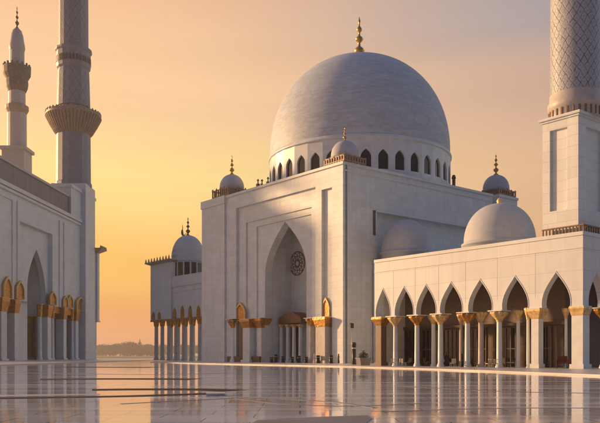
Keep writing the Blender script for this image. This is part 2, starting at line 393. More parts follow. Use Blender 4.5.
def dome_profile(r, h, n=22, sharp=.94, belly=.0, z0=0):
    out = []
    for i in range(n + 1):
        t = i / n * pi / 2
        rr = r * (cos(t) ** sharp) * (1 + belly * sin(2 * t))
        out.append((max(rr, 0), z0 + h * sin(t)))
    out[-1] = (0, z0 + h)
    return out
def finial_profile(h, w):
    P = [(.55, 0), (.75, .03), (.35, .08), (.22, .13), (.6, .2), (.8, .25), (.6, .3), (.2, .35), (.18, .42), (.48, .47), (.6, .5), (.45, .54), (.16, .58), (.14, .64), (.34, .68), (.42, .71), (.3, .75), (.1, .79), (.12, .85), (.2, .89), (.1, .94), (0, 1)]
    return [(r * w, z * h) for r, z in P]
def capital(b, cx, cy, z0, z1, r0, r1, seg=40, leaves=8):
    """flared palm capital: z0 bottom, z1 top"""
    H = z1 - z0
    prof = [(r0 * 1.0, z0), (r0 * 1.18, z0 + H * .03), (r0 * 1.12, z0 + H * .08), (r0 * 1.25, z0 + H * .2), (r0 * .4 + r1 * .6, z0 + H * .5), (r0 * .15 + r1 * .85, z0 + H * .72), (r1 * 1.02, z0 + H * .88), (r1 * .96, z0 + H * .97), (r1 * .7, z1)]
    mod = lambda a, z: 1 + .15 * (abs(cos(leaves / 2 * a)) * 2 - 1.2) * max(0, min(1, (z - z0 - H * .1) / (H * .5)))
    b.lathe(prof, cx, cy, seg, mod)
def shaft_profile(z0, z1, r):
    return [(r * 1.45, z0), (r * 1.45, z0 + r * .5), (r * 1.2, z0 + r * .7), (r * 1.28, z0 + r * 1.0), (r * 1.04, z0 + r * 1.25), (r * 1.0, z0 + (z1 - z0) * .4), (r * .92, z1)]

def kiosk(parent, cx, cy, z0, r, bal_w, bal_h, name='corner_dome', fin_h=4.2, gold_rail=True, loop=True):
    """small roof dome on a round neck, with a bronze railing round its foot"""
    k = MB(); k.lathe([(r * .98, z0), (r * .98, z0 + bal_h), (r * 1.06, z0 + bal_h + .02), (r * 1.06, z0 + bal_h + .35)], 0, 0, 40)
    zz = z0 + bal_h + .35
    prof = [(r * 1.0, zz)] + dome_profile(r * 1.03, r * 1.22, 18, .9, .03, zz)[1:]
    k.lathe(prof, 0, 0, 40)
    d = k.build(name, 'smalldome', parent, (cx, cy, 0)); cx = cy = 0
    if bal_w:
        q = MB(); h = bal_w
        for i in range(8):
            for (a, b_) in ((-1 + i / 4, -1), (1, -1 + i / 4), (1 - i / 4, 1), (-1, 1 - i / 4)):
                x, y = cx + a * h, cy + b_ * h
                q.box(x - .13, x + .13, y - .13, y + .13, z0, z0 + bal_h * .9)
                if i % 2 == 0: q.frustum(x, y, z0 + bal_h * .9, z0 + bal_h * 1.15, .2, .2, .06, .06)
        for s_ in (-1, 1):
            for z in (z0 + .12, z0 + bal_h * .82):
                q.box(cx - h, cx + h, cy + s_ * h - .1, cy + s_ * h + .1, z, z + .25)
                q.box(cx + s_ * h - .1, cx + s_ * h + .1, cy - h + .1, cy + h - .1, z, z + .25)
        q.build('railing', 'rail', d)
    if fin_h:
        f = MB(); f.lathe([(a, b_ + zz + r * 1.2) for a, b_ in finial_profile(fin_h, fin_h * .17)], cx, cy, 16)
        f.build('finial', 'finial', d)
    return d

# ------------------------------------------------------------------ the setting
g = MB(); g.add([(-3500, -600, -.25), (3500, -600, -.25), (3500, 4500, -.25), (-3500, 4500, -.25)], [(0, 1, 2, 3)])
tag(g.build('ground', 'sand'), kind='structure')
g = MB(); g.box(-420, 420, -60, 420, -.24, 0)
tag(g.build('courtyard_floor', 'floor'), kind='structure')

def slab_poly(name, pts, z0, z1, mat, kind='structure'):
    b = MB(); n = len(pts)
    area = sum(pts[i][0] * pts[(i + 1) % n][1] - pts[(i + 1) % n][0] * pts[i][1] for i in range(n))
    if area < 0: pts = pts[::-1]
    vs = [(p[0], p[1], z1) for p in pts] + [(p[0], p[1], z0) for p in pts]
    tris = tessellate_polygon([[Vector((p[0], p[1], 0)) for p in pts]])
    fs = []
    for t in tris:
        a, c, d = (Vector((pts[i][0], pts[i][1])) for i in t)
        cr = (c - a).x * (d - a).y - (c - a).y * (d - a).x
        fs.append(tuple(t) if cr > 0 else (t[0], t[2], t[1]))
    for i in range(n):
        j = (i + 1) % n; fs.append((i, i + n, j + n, j))
    b.add(vs, fs); o = b.build(name, mat)
    if kind: o['kind'] = kind
    return o
PT = .14
front = [at(700, 46), at(600, 57), at(480, 75), at(343, 105), at(204, 141), at(150, 172)]
slab_poly('platform', [tuple(p) for p in front] + [(-46, 300), (160, 300), (160, 46)], .0, PT, 'platform')
slab_poly('platform', [(-47.5, 108), (-49, 205), (-49, 345), (-190, 345), (-190, 108)], .0, PT, 'platform')

# low kerbs and inlaid bands that cross the courtyard
def band(name, pts, w, z1, mat):
    """ribbon along ground points [(px,py)...] of width w (metres, across)"""
    P = [ground(*p) for p in pts]; Q = []
    # smooth with Catmull-Rom
    for i in range(len(P) - 1):
        p0, p1, p2, p3 = P[max(i - 1, 0)], P[i], P[i + 1], P[min(i + 2, len(P) - 1)]
        for k in range(8):
            t = k / 8
            Q.append(.5 * ((2 * p1) + (p2 - p0) * t + (2 * p0 - 5 * p1 + 4 * p2 - p3) * t * t + (3 * p1 - p0 - 3 * p2 + p3) * t ** 3))
    Q.append(P[-1]); n = len(Q); vs = []
    for i, p in enumerate(Q):
        d = (Q[min(i + 1, n - 1)] - Q[max(i - 1, 0)]).normalized(); nn = Vector((-d.y, d.x))
        a = p + nn * w / 2; c = p - nn * w / 2
        vs += [(a.x, a.y, z1), (c.x, c.y, z1), (a.x, a.y, 0), (c.x, c.y, 0)]
    fs = []
    for i in range(n - 1):
        o = i * 4; fs += [(o, o + 1, o + 5, o + 4), (o + 1, o + 3, o + 7, o + 5), (o, o + 4, o + 6, o + 2)]
    fs += [(0, 2, 3, 1), (4 * n - 4, 4 * n - 3, 4 * n - 1, 4 * n - 2)]
    b = MB(); b.add(vs, fs); o = b.build(name, mat); o['kind'] = 'structure'; return o
band('floor_band', [(60, 367.0), (110, 367.3), (156, 367.4)], 6.0, .004, 'kerb')
band('floor_band', [(40, 379.4), (90, 379.0), (150, 379.0), (196, 379.3)], 3.0, .004, 'kerb')
band('floor_band', [(92, 389.9), (140, 389.4), (200, 389.6), (236, 390.8)], 1.9, .004, 'kerb')
band('floor_band', [(-60, 399.6), (0, 398.2), (60, 397.4), (130, 396.2), (214, 393.6)], 1.1, .008, 'kerb')
band('floor_band', [(-60, 396.6), (0, 395.6), (50, 395.0), (100, 394.4)], .8, .004, 'palekerb')
band('floor_band', [(214, 395), (255, 401), (300, 405), (360, 406), (430, 403)], .2, .004, 'slab')
band('floor_band', [(120, 404), (200, 400), (255, 398), (330, 402), (375, 408)], .16, .008, 'slab')
band('floor_band', [(395, 386), (450, 389), (520, 392), (640, 394)], .4, .004, 'slab')
band('floor_band', [(-20, 372), (60, 373.5), (150, 374.5), (240, 373)], 1.2, .004, 'slab')
band('floor_band', [(380, 412), (470, 409), (560, 408), (660, 409)], .18, .004, 'slab')
slab_poly('low_step', [tuple(ground(258, 420.5)), tuple(ground(312, 417.6)), tuple(ground(367, 415.5)), tuple(ground(372, 419)), tuple(ground(330, 450)), tuple(ground(200, 450))], 0, .012, 'slab')
slab_poly('stone_block', [tuple(ground(206, 394.6)), tuple(ground(225, 394.6)), tuple(ground(225, 396.0)), tuple(ground(206, 396.0))], 0, .10, 'palekerb', None)
o = bpy.data.objects['stone_block']; tag(o, 'small pale stone block lying flat on the polished floor', 'stone block')

# ------------------------------------------------------------------ prayer hall (centre)
RZ = -radians(50.8)
CZ = 140.0
H_ = Frame(43 / F * CZ, CZ, RZ)
hall = empty('prayer_hall', (H_.o.x, H_.o.y, 0), RZ, 'great white marble prayer hall with huge dome and tall pointed portal', 'mosque')
Wd = -H_.x_at(204); Dp = 45.6; TOP = 37.4

def rect(x0, x1, z0, z1): return [(x0, z0), (x1, z0), (x1, z1), (x0, z1)]
wall = MB()
# outer face, with the stepped frame of the portal and the tall niche right of it
fx0, fz0 = H_.xz(236, 208); fx1, fz1 = H_.xz(315.5, 187); ftop = (fz0 + fz1) / 2
nx0, nz0 = H_.xz(321.5, 190); nx1, _ = H_.xz(332, 189)
wall.prism([rect(-Wd, 0, 0, TOP), [(fx0, -.01 + .01), (fx0, ftop), (fx1, ftop), (fx1, 0)], ][:1] + [rect(fx0, fx1, .001, ftop)[::-1], rect(nx0, nx1, .001, nz0)[::-1]], 0, .6)
# left pylon stands slightly proud
px_r = H_.x_at(226)
wall.box(-Wd - .25, px_r, -.45, -.002, 0, TOP - 1.2)
wall.box(-Wd - .45, px_r + .2, -.65, 4.5, TOP - 1.2, TOP + .55)
# cornice on the right part and along the shaded side
wall.box(px_r + .202, .30, -.30, .6, TOP + .002, TOP + .5)
wall.box(-.6, .30, .602, Dp, TOP + .002, TOP + .5)
wall.box(.002, .12, .3, Dp, TOP - 1.2, TOP - .9)
# step 2
gx0, gz0 = H_.xz(246, 222.7, .6); gx1, gz1 = H_.xz(311.8, 207, .6); gtop = (gz0 + gz1) / 2
ax0, ax1 = H_.x_at(265.0, 1.2), H_.x_at(306.5, 1.2)
acx = (ax0 + ax1) / 2; aw = ax1 - ax0
az = H_.z_at(221, H_.x_at(287.3, 1.2), 1.2); asz = H_.z_at(275, acx, 1.2)
wall.prism([rect(fx0, fx1, 0, ftop), rect(gx0, gx1, .001, gtop)[::-1]], .6, .9)
hx0 = H_.x_at(256.5, .9); hx1 = gx1 - .5; htop = gtop - 1.3
wall.prism([rect(gx0, gx1, 0, gtop), rect(hx0, hx1, .001, htop)[::-1]], .9, 1.2)
dl0, dl1 = gx0 + .1, hx0 + .0
wall.prism([rect(hx0, hx1, 0, htop), arch(acx, aw, .001, asz, az, 1.03)], 1.2, 3.0)
# the recess behind the arch: side walls, back, vault
RD = 8.6
rx0, rx1, rz = ax0 - .3, ax1 + .3, az + .8
wall.box(rx0 - .8, rx0, 3.0, RD, 0, rz); wall.box(rx1, rx1 + .8, 3.0, RD, 0, rz)
dcx = H_.x_at(293, RD); dw = 5.0
wall.prism([rect(rx0 - .8, rx1 + .8, 0, rz), arch(dcx, dw, .001, 6.2, 10.5)], RD, RD + .8)
wall.box(rx0 - .8, rx1 + .8, 3.0, RD, rz, rz + .8)
# niche back, other faces, roof
wall.box(nx0 - .3, nx1 + .3, .6, 1.0, 0, nz0 + .3)
# shaded side wall with a broad recessed bay
sy0, sy1 = H_.y_at(377), H_.y_at(486)
s_z = (HOR - 212) / F * H_.world(0, sy0).y + EYE
side = MB()
side.prism([rect(1.1, Dp, 0, TOP), rect(sy0, min(sy1, Dp - 2), .5, s_z)[::-1]], 0, 1.2)
for i, v in enumerate(side.v): side.v[i] = (-v[1], v[0], v[2])
side.f = [f[::-1] for f in side.f]
wall.add(side.v, [f[::-1] for f in side.f])
wall.box(-1.6, -1.2, 1.1, Dp, 0, TOP)
wall.box(.002, .22, sy0 - .4, Dp - 1.5, s_z + .0, s_z + .35)
wall.box(-Wd, -Wd + 1.2, 1.1, Dp, 0, TOP); wall.box(-Wd + 1.2, -1.6, Dp - 1.2, Dp, 0, TOP)
wall.box(-Wd + 1.2, -1.6, 1.1, Dp - 1.2, TOP - 1, TOP - .1)
wall.build('wall', 'marble', hall)
# door inside the recess
d = MB(); d.prism([arch(dcx, dw, 0, 6.2, 10.5)], RD + .5, RD + .7); d.build('door', 'wood', hall)
# dark strip imitating the shade of a slot, left of the recessed side bay
b = MB(); b.box(.02, .14, sy0 - 1.1, sy0 - .5, s_z - 4.6, s_z + .2); b.build('slot_shade_strip', 'wood', hall)

# carved rosette on the back wall of the portal
ro = MB(); rcx, rcz = H_.xz(297.5, 263.5, RD); R0 = 2.6
def ring(b, cx, cz, y, R, r, seg=28):
    b.tube([(cx + R * cos(2 * pi * i / seg), y, cz + R * sin(2 * pi * i / seg)) for i in range(seg + 1)], r, 6)
for R in (R0, R0 * .62, R0 * .25): ring(ro, rcx, rcz, RD - .06, R, .09)
for i in range(12):
    a = 2 * pi * i / 12
    ring(ro, rcx + R0 * .63 * cos(a), rcz + R0 * .63 * sin(a), RD - .06, R0 * .34, .07, 14)
ro.build('rosette', 'greystone', hall)

# flanking columns, gold arched panels and gilded bands of the portal
def gold_panel(parent, fr, px, w_px, py0, py1, y, mat='gold', th=.25, name='gilded_arch'):
    x = fr.x_at(px, y); w = abs(fr.x_at(px + w_px / 2, y) - fr.x_at(px - w_px / 2, y))
    z0, z1 = fr.z_at(py0, x, y), fr.z_at(py1, x, y)
    H = z1 - z0
    b = MB(); b.prism([arch(x, w, z0, z0 + H * .45, z1, 1.05)], y - th, y - .004)
    o = b.build(name, mat, parent)
    zi = z0 + H * .45
    rim = MB(); rim.prism([arch(x, w * 1.02, z0, zi, z1 + .1, 1.05), arch(x, w * .84, z0 + H * .03, zi, z0 + H * .9, 1.05)], y - th - w * .07, y - th - .002)
    rim.build('rim', 'goldpale', o)
    return o
def column(parent, x, y, z1, zc, r, r1, square=False, cap_mat='gold', shaft_mat='plain', z0=PT, abacus=True, name='column'):
    b = MB()
    if square: b.box(x - r * 1.25, x + r * 1.25, y - r * 1.25, y + r * 1.25, z0, z0 + .5); b.box(x - r, x + r, y - r, y + r, z0 + .5, zc)
    else: b.lathe(shaft_profile(z0, zc, r), x, y, 24)
    o = b.build(name, shaft_mat, parent)
    c = MB()
    if square: c.frustum(x, y, zc, zc + (z1 - zc) * .7, r * 1.05, r * 1.05, r1, r1); c.box(x - r1 * 1.04, x + r1 * 1.04, y - r1 * 1.04, y + r1 * 1.04, zc + (z1 - zc) * .7, z1 - .12)
    else: capital(c, x, y, zc, z1 - (.14 if abacus else 0), r, r1)
    co = c.build('capital', cap_mat, o)
    if abacus:
        a = MB(); a.box(x - r1 * .98, x + r1 * .98, y - r1 * .98, y + r1 * .98, z1 - .138, z1 - .002); a.build('abacus', 'plain', co)
    return o
def hcol(px, y, py_cap0, py_cap1, r, r1, **k):
    x = H_.x_at(px, y); return column(hall, x, y, H_.z_at(py_cap1, x, y), H_.z_at(py_cap0, x, y), r, r1, **k)
gold_panel(hall, H_, 241.5, 10, 321, 303, .6)
hcol(234.5, .4, 328, 319, .75, 1.5)
hcol(251, .6, 328, 319, 1.3, 1.8, square=True)
hcol(262, 1.2, 328, 318, .8, 1.5, square=True)
# dark doorway screens between them
dk = MB(); x0, x1 = H_.x_at(230, .5), H_.x_at(262, .5)
dk.box(x0, H_.x_at(246, .5), .4, .58, .0, 10.0)
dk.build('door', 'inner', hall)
dk = MB(); dk.box(x0 - .2, x1, -.2, .25, PT, 1.4); dk.build('low_screen', 'wood', hall)
gold_panel(hall, H_, 326.8, 7.5, 319, 298, .6)
hcol(325.5, .2, 327, 317, 1.35, 1.75, square=True, shaft_mat='trim')
hcol(312.5, .4, 326, 318, .8, 1.3, shaft_mat='trim')
# small porch in front of the inner door
por = MB(); y_ = 5.0
xa, xb = H_.x_at(280.5, y_), H_.x_at(303, y_); za = H_.z_at(324, xa, y_); zb = H_.z_at(313, xa, y_)
por.prism([[(xa, za), (xa, za + .6), (xa + .6, za + 1.4), ((xa + xb) / 2 - .8, zb), ((xa + xb) / 2 + .8, zb), (xb - .4, za + 1.4), (xb, za + .6), (xb, za)]], y_ - .6, y_ + 2.5)
por.build('porch_canopy', 'brown', hall)
for px in (281.5, 288, 294, 300.5):
    hcol(px, y_ + .2, 327.5, 324.3, .42, .75, cap_mat='goldpale', abacus=False)

# main dome and drum
P = at(359.3, 172.0) - H_.o; DX, DY = P.dot(H_.x), P.dot(H_.y)
RDm = 20.55; ZS = 46.6
dr = MB(); NW = 36; wz0, wz1 = 39.4, 43.5
Rf = RDm
for i in range(NW):
    a = 2 * pi * i / NW; half = Rf * math.tan(pi / NW)
    t = MB()
    t.prism([rect(-half, half, TOP - .9, ZS - .9), arch(0, 2.15, wz0, wz0 + 2.5, wz1, 1.0)], -Rf, -Rf + .9)
    ca, sa = cos(a), sin(a)
    dr.add([(DX + v[0] * ca - v[1] * sa, DY + v[0] * sa + v[1] * ca, v[2]) for v in t.v], t.f)
dr.lathe([(RDm + .1, TOP - .1), (RDm + .35, TOP + .1), (RDm + .35, TOP + .55), (RDm + .05, TOP + .8)], DX, DY, 96, cap=False)
dr.lathe([(RDm - .2, ZS - .95), (RDm + .25, ZS - .9), (RDm + .30, ZS - .55), (RDm + .12, ZS - .4), (RDm + .12, ZS - .1), (RDm - .1, ZS)], DX, DY, 96, cap=False)
drum = dr.build('drum', 'plain', hall)
for i in range(NW):
    a = 2 * pi * i / NW; w = MB()
    w.prism([arch(0, 2.3, wz0 - .1, wz0 + 2.5, wz1 + .1, 1.0)], -Rf + .42, -Rf + .5)
    ca, sa = cos(a), sin(a)
    w.v = [(DX + v[0] * ca - v[1] * sa, DY + v[0] * sa + v[1] * ca, v[2]) for v in w.v]
    wo = w.build('window', 'glass', drum)
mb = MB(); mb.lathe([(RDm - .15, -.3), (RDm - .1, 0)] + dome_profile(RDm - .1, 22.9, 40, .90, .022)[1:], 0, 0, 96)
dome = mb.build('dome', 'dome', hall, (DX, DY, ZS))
f = MB(); f.lathe([(a * 1.0, b + 22.3) for a, b in finial_profile(10.6, 1.55)], 0, 0, 20)
f.build('finial', 'finial', dome)
# corner domes
c_x, c_y = -2.6, 2.6
for i in range(1):
    kiosk(hall, c_x + .3, c_y, TOP + .5, 2.6, 2.75, 1.25, fin_h=2.8)
P = at(224, 176.5) - H_.o
kiosk(hall, -Wd + 8.2 - 1.0, 3.1, TOP + .56, 2.75, 3.2, 2.0, fin_h=4.6)
# right back pylon with its dome
P = at(496, 175.0) - H_.o; rx_, ry_ = P.dot(H_.x), P.dot(H_.y)
b = MB(); b.box(rx_ - 3.9, rx_ + 3.3, ry_ - 3.3, ry_ + 3.6, 0, TOP + .3); b.box(rx_ - 4.1, rx_ + 3.5, ry_ - 3.5, ry_ + 3.8, TOP + .302, TOP + .9)
b.build('pylon', 'marble', hall)
kiosk(hall, rx_, ry_, TOP + .9, 2.95, 3.1, 1.5, fin_h=5.0)
# roof clutter: small vents along the left roof edge and a stub chimney at the right
for px, s_ in ((258, 1.0), (262, .7), (268, .8)):
    v = MB(); x = H_.x_at(px, .8); v.box(x - .3 * s_, x + .3 * s_, .5, .5 + .6 * s_, TOP + .5, TOP + .5 + .9 * s_)
    v.lathe([(.12, TOP + .5 + .9 * s_), (.12, TOP + 1.0 + s_), (.3, TOP + 1.1 + s_), (.0, TOP + 1.5 + s_)], x, .8, 8); v.build('roof_vent', 'brown', hall)
v = MB(); yv = H_.y_at(456); v.lathe([(.35, TOP + .4), (.35, TOP + 2.2), (.5, TOP + 2.3), (.3, TOP + 3.0), (0, TOP + 3.1)], -.6, yv, 10)
v.build('chimney', 'brown', hall)

# ------------------------------------------------------------------ arcade wing (right)
AZ = 82.0
A = Frame(283 / F * AZ, AZ, RZ)
wing = empty('arcade_wing', (A.o.x, A.o.y, 0), RZ, 'long white wing with pointed arches on gilded columns right of the hall', 'arcade')
AW = -A.x_at(374.5); AT = A.z_at(232, A.x_at(580)); SP = A.z_at(307, A.x_at(556)); AP = A.z_at(272.5, A.x_at(556))
centers_px = [383, 404, 426, 451, 480, 515, 556]
cxs = [A.x_at(p) for p in centers_px]
bounds = [(cxs[i] + cxs[i + 1]) / 2 for i in range(len(cxs) - 1)]
w = MB()
pts = [(-AW, AT), (-AW, SP)]
arch_w = []
for i, c in enumerate(cxs):
    lb = bounds[i - 1] if i else -AW; rb = bounds[i] if i < len(cxs) - 1 else -.95
    ww = min(c - lb, rb - c) * 2 - .62
    ww = min(ww, 3.5); arch_w.append(ww)
    pts += [(x, z) for x, z in arch(c, ww, SP, SP, AP, 1.16, 10, .21, .74)]
pts += [(0, SP), (0, AT)]
DEP = 52.0
w.prism([pts[::-1]], 0, .9)
# parapet mouldings
ml = A.z_at(240.5, 0); m2 = A.z_at(249, A.x_at(572))
w.box(-AW, .12, -.12, -.002, AT - .35, AT + .06); w.box(-AW, .06, -.07, -.002, m2, m2 + .12)
for bx in bounds: w.box(bx - .03, bx + .03, -.014, -.003, SP + 1.2, m2 - .01)
# right face with its own arches
pts = [(.9, AT), (.9, SP)]
sc = [2.9 + 4.5 * i for i in range(11)]
for c in sc: pts += arch(c, 3.4, SP, SP, AP, 1.18, 10, .21, .74)
pts += [(DEP, SP), (DEP, AT)]
r = MB(); r.prism([pts[::-1]], 0, .9)
w.add([(-v[1], v[0], v[2]) for v in r.v], r.f)
w.box(.002, .12, -.12, DEP, AT - .35, AT + .06); w.box(.002, .07, -.07, DEP, m2, m2 + .12)
# far end wall, back, roof and ceiling
w.box(-AW, -AW + .8, .9, DEP, PT, AT); w.box(-AW + .8, -.9, DEP - .8, DEP, PT, AT)
w.box(-AW + .8, -.9, .9, DEP - .8, AT - .9, AT - .5)
w.box(-AW + .8, -.9, .9, 5.5, AP + .5, AP + .8); w.box(-5.5, -.9, 5.5, DEP - .8, AP + .5, AP + .8)
w.build('wall', 'marble2', wing)
for c, ww in zip(cxs, arch_w):  # raised rims added so the arches show a bright sunlit edge
    inn = arch(c, ww + .02, SP, SP, AP + .02, 1.16, 12, .21, .74); out_ = arch(c, ww + .16, SP, SP, AP + .18, 1.16, 12, .21, .74)
    b = MB(); b.prism([out_ + inn[::-1]], -.045, -.003); b.build('lit_edge_rim', 'marble2', wing)
# inner wall of the gallery: plaster above, timber and glass below
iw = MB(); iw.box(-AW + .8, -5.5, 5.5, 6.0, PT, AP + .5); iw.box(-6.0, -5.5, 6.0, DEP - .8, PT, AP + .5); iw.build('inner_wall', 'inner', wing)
DH = 5.2
for i, c in enumerate(cxs[:-1]):
    d_ = MB(); ww = 1.45
    d_.box(c - ww, c + ww, 5.38, 5.49, PT, DH); o = d_.build('glazed_door', 'glass', wing)
    fr = MB()
    for k in range(5):
        x = c - ww + k * ww / 2; fr.box(x - .07, x + .07, 5.28, 5.375, PT, DH)
    for z in (PT + .5, 2.4, DH - .1): fr.box(c - ww, c + ww, 5.30, 5.372, z, z + .12)
    fr.build('frame', 'wood', o)
for i in range(len(bounds)):
    b = MB(); b.box(bounds[i] - .55, bounds[i] + .55, 5.40, 5.488, PT, DH + .1); b.box(bounds[i] - .35, bounds[i] + .35, 5.36, 5.398, PT + .3, 2.2); b.box(bounds[i] - .35, bounds[i] + .35, 5.36, 5.398, 2.5, DH - .2)
    b.build('timber_panel', 'wood', wing)
be = MB(); be.box(-AW + .8, -5.3, 5.1, 5.49, DH + .12, DH + .5); be.build('beam', 'wood', wing)
# floor lintel / skirting
# front columns
CB = A.z_at(320, A.x_at(541))
for i, bx in enumerate(bounds):
    last = (i == len(bounds) - 1)
    if last: column(wing, bx, .45, SP, CB + .15, .48, .85, square=True, cap_mat='goldpale')
    else: column(wing, bx, .45, SP, CB + .0, .34, 1.02, cap_mat='goldpale' if i % 2 == 0 else 'gold')
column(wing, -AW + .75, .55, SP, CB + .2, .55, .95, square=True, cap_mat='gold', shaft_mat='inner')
column(wing, -.72, .72, SP, CB + .35, .68, .88, square=True, cap_mat='goldpale')
# second row inside the gallery, and slender pairs
for px, y, r_, mt in ((433.5, 1.6, .30, 'plain'), (481, 1.8, .36, 'trim'), (518.3, 1.7, .24, 'plain'), (528, 0.6, .17, 'plain'), (566, 2.6, .17, 'plain'), (461, 2.8, .22, 'trim')):
    x = A.x_at(px, y); column(wing, x, y, SP + (.15 if px == 528 else 0), CB + .15, r_, r_ * 2.4, shaft_mat=mt, cap_mat='goldpale', abacus=False)
# side columns
for i in range(len(sc) - 1): column(wing, -.45, (sc[i] + sc[i + 1]) / 2, SP, CB, .34, 1.0, cap_mat='gold')
# roof domes
def roof_dome(parent, fr, px, Z, r_px, py_base, py_top, knob=False, drum_h=1.5, mat='smalldome'):
    P = at(px, Z) - fr.o; x, y = P.dot(fr.x), P.dot(fr.y)
    r = r_px / F * Z; zb = (HOR - py_base) / F * Z + EYE; zt = (HOR - py_top) / F * Z + EYE
    b = MB()
    b.lathe([(r * 1.0, zb - drum_h), (r * 1.0, zb - .35), (r * 1.07, zb - .3), (r * 1.07, zb - .02), (r, zb)] + dome_profile(r, zt - zb, 24, .86, .02, zb)[1:], 0, 0, 64)
    o = b.build('roof_dome', mat, parent, (x, y, 0)); x = y = 0
    if knob:
        k = MB(); k.lathe([(.4, zt - .1), (.34, zt + .2), (.42, zt + .4), (.3, zt + .7), (0, zt + .95)], x, y, 14); k.build('finial', 'goldpale', o)
    return o
roof_dome(wing, A, 499.5, 106, 35, 244, 204, True, drum_h=4.2)
# link building between wing and hall, standing behind the wing
lb = MB()
xl = -AW
P2 = H_.world(0, 7.6) - A.o; lx, ly = P2.dot(A.x), P2.dot(A.y)
LH = 19.6
lb.box(lx + .35, -AW - .03, ly, ly + 30, 0, LH)
link = lb.build('link_building', 'marble2'); link.location = (A.o.x, A.o.y, 0); link.rotation_euler = (0, 0, RZ)
tag(link, 'plain white lower building joining the arcade wing to the hall side', 'building')
Pd = H_.world(4.9, H_.y_at(406, 4.9)); roof_dome(link, A, 406, Pd.y, 24.5, 253, 220, False, drum_h=3.0)

# balustrade on the wing roof at the foot of the minaret base
bl = MB(); x0 = A.x_at(545, 1.0); z0 = AT + .06
for i in range(13):
    x = x0 + i * (-.3 - x0) / 12; bl.box(x - .07, x + .07, .55, .7, z0, z0 + .75)
bl.box(x0 - .1, -.2, .5, .75, z0 + .75, z0 + .9)
for i in range(14):
    y = .9 + i * .5; bl.box(-.45, -.3, y - .07, y + .07, z0, z0 + .75)
bl.box(-.5, -.25, .76, 8, z0 + .75, z0 + .9)
bl.build('balustrade', 'brown', wing)

# ------------------------------------------------------------------ right minaret
mx0 = A.x_at(542.5, 1.2); mx1 = A.x_at(578.3, 1.2); my0 = 1.2; ML = mx1 - mx0; MD = 6.6
cxm, cym = (mx0 + mx1) / 2, my0 + MD / 2
Pm = A.world(cxm, cym); zt = A.z_at(115, mx1, my0)
mr = empty('minaret', (Pm.x, Pm.y, 0), RZ, 'nearest minaret, round patterned shaft on a tall panelled block at right edge', 'minaret', 'minarets of the mosque')
hw, hd = ML / 2, MD / 2
b = MB()
zb = AT - .5
pan = rect(-hw + .95, hw - 1.35, A.z_at(213, mx0, my0), A.z_at(133, mx0, my0))[::-1]
b.prism([rect(-hw, hw, zb, zt), pan], -hd, -hd + .35)
side = MB(); side.prism([rect(-hd + .35, hd, zb, zt), [(p[0], p[1]) for p in rect(-hd + 1.6, hd - 1.4, pan[0][1] if pan[0][1] < pan[2][1] else pan[2][1], max(pan[0][1], pan[2][1]))[::-1]]], 0, .35)
b.add([(hw - v[1], v[0], v[2]) for v in side.v], side.f)
b.box(-hw, hw - .35, -hd + .35, hd, zb, zt)
b.box(hw - .35, hw - .3, -hd + .36, hd - .01, zb + .1, zt - .1)
b.box(-hw - .15, hw + .15, -hd - .15, hd + .15, zt + .002, zt + .22)
b.box(-hw - .35, hw + .35, -hd - .35, hd + .35, zt + .222, zt + .5)
b.build('base', 'marble', mr)
rs = 24.5 / F * Pm.y
zs = zt + .5
b = MB(); b.lathe([(rs * 1.03, zs), (rs * 1.03, zs + 1.1), (rs * 1.08, zs + 1.2), (rs * 1.1, zs + 1.9), (rs * 1.04, zs + 2.2), (rs * 1.02, zs + 3.0)], 0, 0, 48)
b.build('collar', 'trim', mr)
v = MB()
for i in range(28):
    a = 2 * pi * i / 28; v.box(rs * 1.03 * cos(a) - .09, rs * 1.03 * cos(a) + .09, rs * 1.03 * sin(a) - .09, rs * 1.03 * sin(a) + .09, zs + .1, zs + 1.05)
v.build('collar_slot', 'brown', mr)
b = MB(); b.lathe([(rs, zs + 3.0), (rs * .955, 58)], 0, 0, 64); b.build('shaft', 'lattice', mr)
b = MB(); b.lathe([(rs * .95, 58), (rs * 1.5, 61), (rs * 1.6, 61.3), (rs * 1.6, 62.4), (rs * .8, 62.4), (rs * .75, 74), (rs * .95, 75), (rs * .9, 76)] + dome_profile(rs * .8, 4.2, 12, .9, .0, 76), 0, 0, 40); b.build('lantern', 'plain', mr)

# ------------------------------------------------------------------ left wing (seen very obliquely)
LZ = 220.0; LRZ = radians(90 - 3.8)
Lf = Frame(-300 / F * LZ, LZ, LRZ)
lw = empty('side_wing', (Lf.o.x, Lf.o.y, 0), LRZ, 'shaded white wing with tall pointed arch and gilded colonnade at the left edge', 'mosque wing')
XE = Lf.x_at(91); XN = -24.0
zm = Lf.z_at(182.6, 0); zp = Lf.z_at(155, 0); LD = 26
colt = Lf.z_at(298, Lf.x_at(5)); colb = Lf.z_at(312, Lf.x_at(5))
big0, big1 = Lf.x_at(27, 1.6), Lf.x_at(45, 1.6); bcx = (big0 + big1) / 2; bz = Lf.z_at(249, Lf.x_at(36, 1.6), 1.6)
w = MB()
f0, ftopz = Lf.x_at(20), Lf.z_at(221, Lf.x_at(20)); f1 = Lf.x_at(52.5)
# wall above the colonnade with the framed bay cut out
w.prism([rect(XN, XE, colt, zm), [(f0, colt + .01), (f0, ftopz), (f1, ftopz), (f1, colt + .01)]], 0, 1.5)
w.prism([[(f0, colt), (f0, ftopz), (f1, ftopz), (f1, colt)][::-1] if False else rect(f0, f1, 0, ftopz), arch(bcx, big1 - big0, .001, Lf.z_at(292, bcx), bz, 1.03)], 1.5, 3.2)
